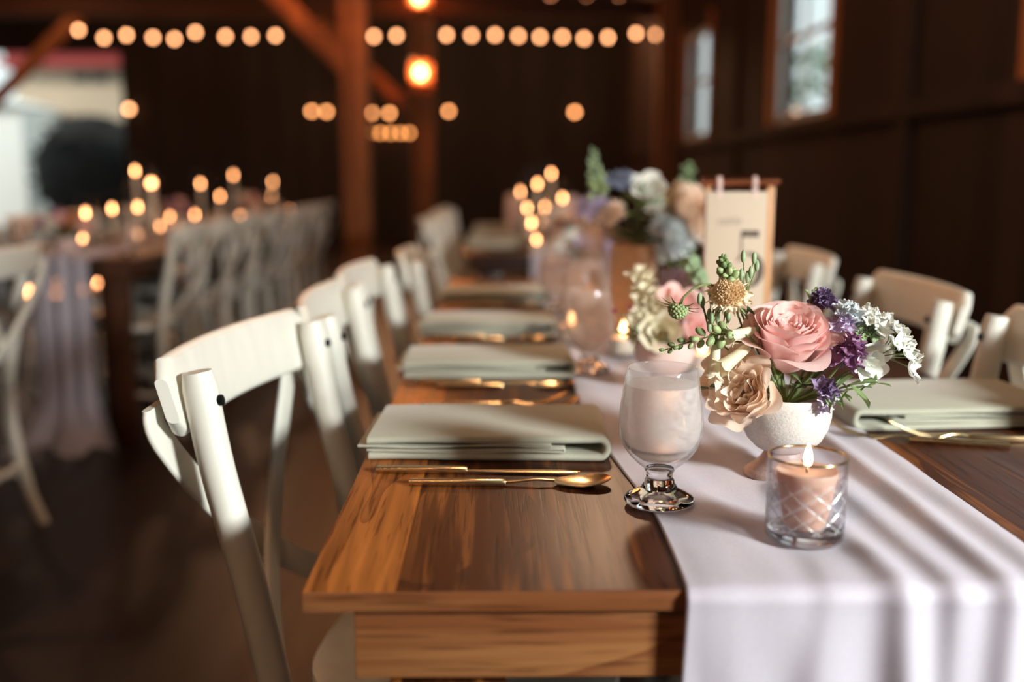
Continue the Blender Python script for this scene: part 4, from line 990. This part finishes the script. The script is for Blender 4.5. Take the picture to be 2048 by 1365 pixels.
leafy('mixed green leaves high in the tan vase bouquet', (.275,2.0,1.045), R3, [(0,(.2,-.4,.8),.04,.018),(.1,(-.6,-.3,.5),.04,.018),(.2,(.6,-.4,.3),.045,.02),(.3,(-.4,-.6,.0),.045,.02),(.4,(.4,-.7,.1),.045,.02)])
umbel('peach flower cluster between the carafe and the tan vase', (.222,1.98,1.015), (-.2,-.8,.4), .020, 18, R3, 101, 'peach', .013)

# --- flowers on the second table and the candlelit table
def bunch(x, y, zroot, cols, place, seed, zl=.08, spread=.1, n=7, vase='blush'):
    r = random.Random(seed)
    lathe_thing('flower_bowl', f'low blurred bowl vase {place}', 'vase', (x,y,.763), [('bowl', [(1e-4,0),(.035,0),(.04,.01),(.055,.05),(.055,.075),(.05,.075),(.04,.02),(1e-4,.015)], M[vase])])
    names = {'orange':'orange','pink':'pink','whitep':'white','peach':'peach','cream':'cream','lilac':'lilac','plum':'plum'}
    cnt = {}
    for i in range(n):
        a = i*2.39996; q = math.sqrt((i+.6)/n)*spread; c = cols[i % len(cols)]; cnt[c] = cnt.get(c,0)+1
        p = (x+q*math.cos(a), y+q*math.sin(a)*.7, .85+zl*(1-(q/spread)**2)+r.uniform(-.01,.02))
        d = (math.cos(a)*q/spread, math.sin(a)*q/spread, .8)
        rose(f'blurred {names[c]} bloom {place}, {ORD[cnt[c]-1]} {names[c]} one', p, d, .032, .04, M[c], (x,y,.80), SMALL, seed=seed*10+i, res=(5,5), sepals=False)
    leafy(f'dark leaves {place}', (x,y-.03,.86), (x,y,.80), [(i*.08,(math.cos(i*2.4),math.sin(i*2.4),.4),.07,.03) for i in range(9)], 'dleaf')
bunch(.25, 3.02, .8, ['orange','whitep','lilac'], 'at the far end of the front table', 201, .07, .085, 6)
bunch(.30, 4.62, .8, ['pink','whitep','peach'], 'on the second table', 202)
bunch(-1.78, 4.12, .8, ['orange','plum','pink'], 'at the near end of the candlelit table', 203, .08, .12)
bunch(-1.80, 5.55, .8, ['pink','peach','plum'], 'halfway down the candlelit table', 204, .1, .13, 8)
bunch(-1.78, 7.1, .8, ['pink','whitep','peach'], 'at the far part of the candlelit table', 205, .1, .12)
GG = 'goblets on the candlelit table'
for i, (x,y) in enumerate([(-1.54,4.2),(-1.55,4.85),(-1.54,5.5),(-1.55,6.3),(-1.54,7.0),(-2.05,4.3),(-2.05,5.0)]):
    lb = f'blurred goblet on the aisle side of the candlelit table, {ORD[i]} from the near end' if i < 5 else f'blurred goblet on the far side of the candlelit table, {ORD[i-5]} from the near end'
    dup(g2, lb, (x,y,.7605), 0, GG)

# ------------------------------------------------------------------ lights that show
BU = [(-5.15,2.842),(-4.846,2.749),(-4.569,2.784),(-4.247,2.755),(-3.986,2.738),(-3.725,2.815),(-3.361,2.769),(-3.049,2.769),(-2.749,2.781),(-1.543,2.772),(-1.266,2.784),(-.652,2.791),(-.345,2.785),(-.056,2.792),(.233,2.78),(.498,2.769),(.775,2.769),(1.04,2.752),(1.336,2.764),(1.681,2.812),(1.93,2.80)]
st = thing('string_light', 'long string of warm round bulbs under the far cross beam', 'string lights', (0,12.7,0))
MB().tube([(-5.6,0,2.93)]+[(x+.02*math.sin(i*3),0,z+.085+.01*math.sin(i*2)) for i,(x,z) in enumerate(BU)], .006, 6).build('cord', M['iron'], st)
bm0 = MB().ball((0,0,0), (.027,.027,.031), 14, 10).mesh('bulb', M['bulb'], 180); sk0 = MB().lathe([(1e-4,.085),(.014,.085),(.016,.03),(.014,.024),(1e-4,.024)], 10).mesh('socket', M['iron'])
for x, z in BU:
    o = bpy.data.objects.new('bulb', bm0); COL.objects.link(o); o.parent = st; o.location = (x,0,z)
    q = bpy.data.objects.new('socket', sk0); COL.objects.link(q); q.parent = o
st2 = thing('string_light', 'dim upper string of bulbs near the ceiling, above the long one', 'string lights', (0,15.5,0))
D2 = [(.76,3.72),(1.30,3.70),(1.78,3.70)]
MB().tube([(-.2,0,3.95)]+[(x,0,z+.085) for x,z in D2]+[(1.95,0,3.95)], .006, 6).build('cord', M['iron'], st2)
bm1 = MB().ball((0,0,0), (.03,.03,.034), 14, 10).mesh('bulb', M['bulbdim'], 180)
for x, z in D2:
    o = bpy.data.objects.new('bulb', bm1); COL.objects.link(o); o.parent = st2; o.location = (x,0,z)
def lantern(label, x, y, z, s=1.0, grp=None, m='lanternbulb'):
    t = thing('post_lantern', label, 'lantern', (x,y,z), 0, grp); t.scale = (s,s,s)
    MB().lathe([(1e-4,.20),(.03,.195),(.10,.15),(.155,.13),(.155,.115),(.10,.12),(1e-4,.12)], 28).build('cap', M['iron'], t)
    MB().lathe([(1e-4,-.15),(.11,-.15),(.13,-.135),(.13,-.12),(1e-4,-.12)], 28).build('base', M['copper'], t)
    MB().lathe([(.118,-.12),(.125,0),(.118,.118)], 28).build('glass_cylinder', M['amber'], t)
    MB().ball((0,0,0), (.055,.055,.065), 16, 10).build('bulb', M[m], t)
    for k in range(4):
        a = PI/4+k*PI/2; MB().tube([(.13*math.cos(a),.13*math.sin(a),-.13),(.14*math.cos(a),.14*math.sin(a),0),(.13*math.cos(a),.13*math.sin(a),.125)], .006, 6).build('guard_bar', M['iron'], t)
    MB().tube([(0,.1,.16),(0,.16,.1),(0,.17,-.05)], .012, 8).build('bracket', M['iron'], t)
    return t
M['amber'] = thin_glass('amber_glass', (1,.62,.38,1), frost=.3, fcol=(1,.45,.2,1), nscale=6)
lantern('glowing amber lantern on the farther timber post', -.935, 12.12, 2.284, 1.0)
lantern('glowing amber lantern high on the farther timber post, cut by the picture top', -.935, 12.12, 3.14, 1.0)
lantern('amber lantern high on the nearest timber post, above the picture', -.998, 6.82, 2.62, .9, m='lanternbulb')
GS = 'sconces on the far wall'
for i, (x,z) in enumerate([(-3.101,2.132),(-2.856,2.124),(-2.117,2.1),(-1.822,2.1),(-.843,2.133),(1.241,2.119)]):
    t = thing('wall_sconce', ['warm wall sconce, first of the pair left of the near post','warm wall sconce, second of the pair left of the near post','warm wall sconce, first of the pair between the two posts','warm wall sconce, second of the pair between the two posts','warm wall sconce just past the lantern post','warm wall sconce alone on the far wall above the tall tapers'][i], 'sconce', (x,16.86,z), 0, GS)
    MB().ball((0,0,0), .036, 14, 10).build('bulb', emit('sconce_bulb', (1,.38,.13), 13 if i<5 else 15), t)
    MB().lathe([(1e-4,0),(.05,0),(.05,.015),(.02,.02),(.012,.06),(.02,.10),(1e-4,.10)], 16, Matrix.Translation((0,.14,-.06)) @ Matrix.Rotation(rad(90),4,'X')).build('backplate', M['iron'], t)
    MB().tube([(0,.08,-.06),(0,0,-.07),(0,0,-.03)], .008, 6).build('arm', M['iron'], t)
gl = thing('festoon_light', 'short low row of warm bulbs on the far wall between the posts', 'string lights', (0,16.86,0))
D3 = [(-2.141,1.786),(-1.977,1.778),(-1.812,1.778),(-1.647,1.778),(-1.498,1.778)]
MB().tube([(-2.3,.06,1.9)]+[(x,.03,z+.04) for x,z in D3]+[(-1.35,.06,1.9)], .006, 6).build('cord', M['iron'], gl)
bm2 = MB().ball((0,0,0), .034, 14, 10).mesh('bulb', emit('festoon_bulb', (1,.36,.10), 9), 180)
for x, z in D3:
    o = bpy.data.objects.new('bulb', bm2); COL.objects.link(o); o.parent = gl; o.location = (x,0,z)
t = thing('wall_sconce', 'warm wall sconce at the edge of the open barn end', 'sconce', (-6.10,16.86,2.164))
MB().ball((0,0,0), .04, 14, 10).build('bulb', M['bulb'], t)
MB().lathe([(1e-4,0),(.05,0),(.05,.015),(.02,.02),(.012,.06),(1e-4,.08)], 16, Matrix.Translation((0,.14,-.06)) @ Matrix.Rotation(rad(90),4,'X')).build('backplate', M['iron'], t)

# ------------------------------------------------------------------ lighting
def light(kind, name, loc, energy, col, size=.1, size_y=None, target=None, spread=None):
    d = bpy.data.lights.new(name, kind); d.energy = energy; d.color = col
    if kind == 'AREA':
        d.size = size
        if size_y: d.shape = 'RECTANGLE'; d.size_y = size_y
        if spread: d.spread = spread
    elif kind == 'SUN': d.angle = size
    else: d.shadow_soft_size = size
    o = bpy.data.objects.new(name, d); COL.objects.link(o); o.location = loc
    if target: o.rotation_euler = (Vector(target)-Vector(loc)).to_track_quat('-Z','Y').to_euler()
    return o
light('AREA', 'daylight_through_side_window', (1.93, -.60, 1.63), 142, (.97,1,.96), .5, .34, (0,1.3,.85))
light('POINT', 'warm_fill_over_table', (.25, 3.2, 2.35), 44, (1,.66,.42), .1)  # added warm fill without a bulb, brightens the middle of the table
light('AREA', 'warm_fill_from_behind', (-3.0, -5.6, 2.0), 20, (1,.76,.58), 4.5, 3.0, (-1,3,.8))  # added soft fill in front of the closed back wall, no doors there
for i, (x, y, z, e) in enumerate([(-.9,-1.4,2.7,50),(-.3,2.2,3.3,30),(.4,5.2,3.3,26),(-3.4,5.5,3.3,26),(-2.6,10,3.5,60),(-5.2,11.2,3.2,30),(-4.5,13.6,3.3,110),(-1.5,14,3.3,110),(1.0,14,3.3,110)]):
    light('POINT', f'overhead_fill_{i}', (x,y,z), e, (1,.52,.26), .12)  # added warm fill points, no string of bulbs hangs at these spots
for i, (x, y, z, e) in enumerate([(-.935,11.95,2.284,26),(-.935,11.95,3.14,16),(-1.05,6.62,2.62,36)]):
    light('POINT', f'lantern_glow_{i}', (x,y,z), e, (1,.32,.08), .06)
sun = light('SUN', 'sun', (0,0,20), 2.3, (1,.93,.84), rad(2)); sun.rotation_euler = (rad(48),0,rad(-12))

wd = bpy.data.worlds.new('world'); SC.world = wd; wd.use_nodes = True
bg = wd.node_tree.nodes['Background']; bg.inputs[0].default_value = (.74,.86,.86,1); bg.inputs[1].default_value = 1.5

vs2 = SC.view_settings
SC.display_settings.display_device = 'sRGB'
vs2.view_transform = 'Standard'; vs2.look = 'None'; vs2.exposure = 0; vs2.gamma = 1; vs2.use_curve_mapping = False
cy = SC.cycles
cy.use_denoising = True; cy.max_bounces = 10; cy.diffuse_bounces = 4; cy.glossy_bounces = 4; cy.transmission_bounces = 10; cy.transparent_max_bounces = 24
cy.sample_clamp_indirect = 6; cy.caustics_reflective = False; cy.caustics_refractive = True; cy.blur_glossy = .5
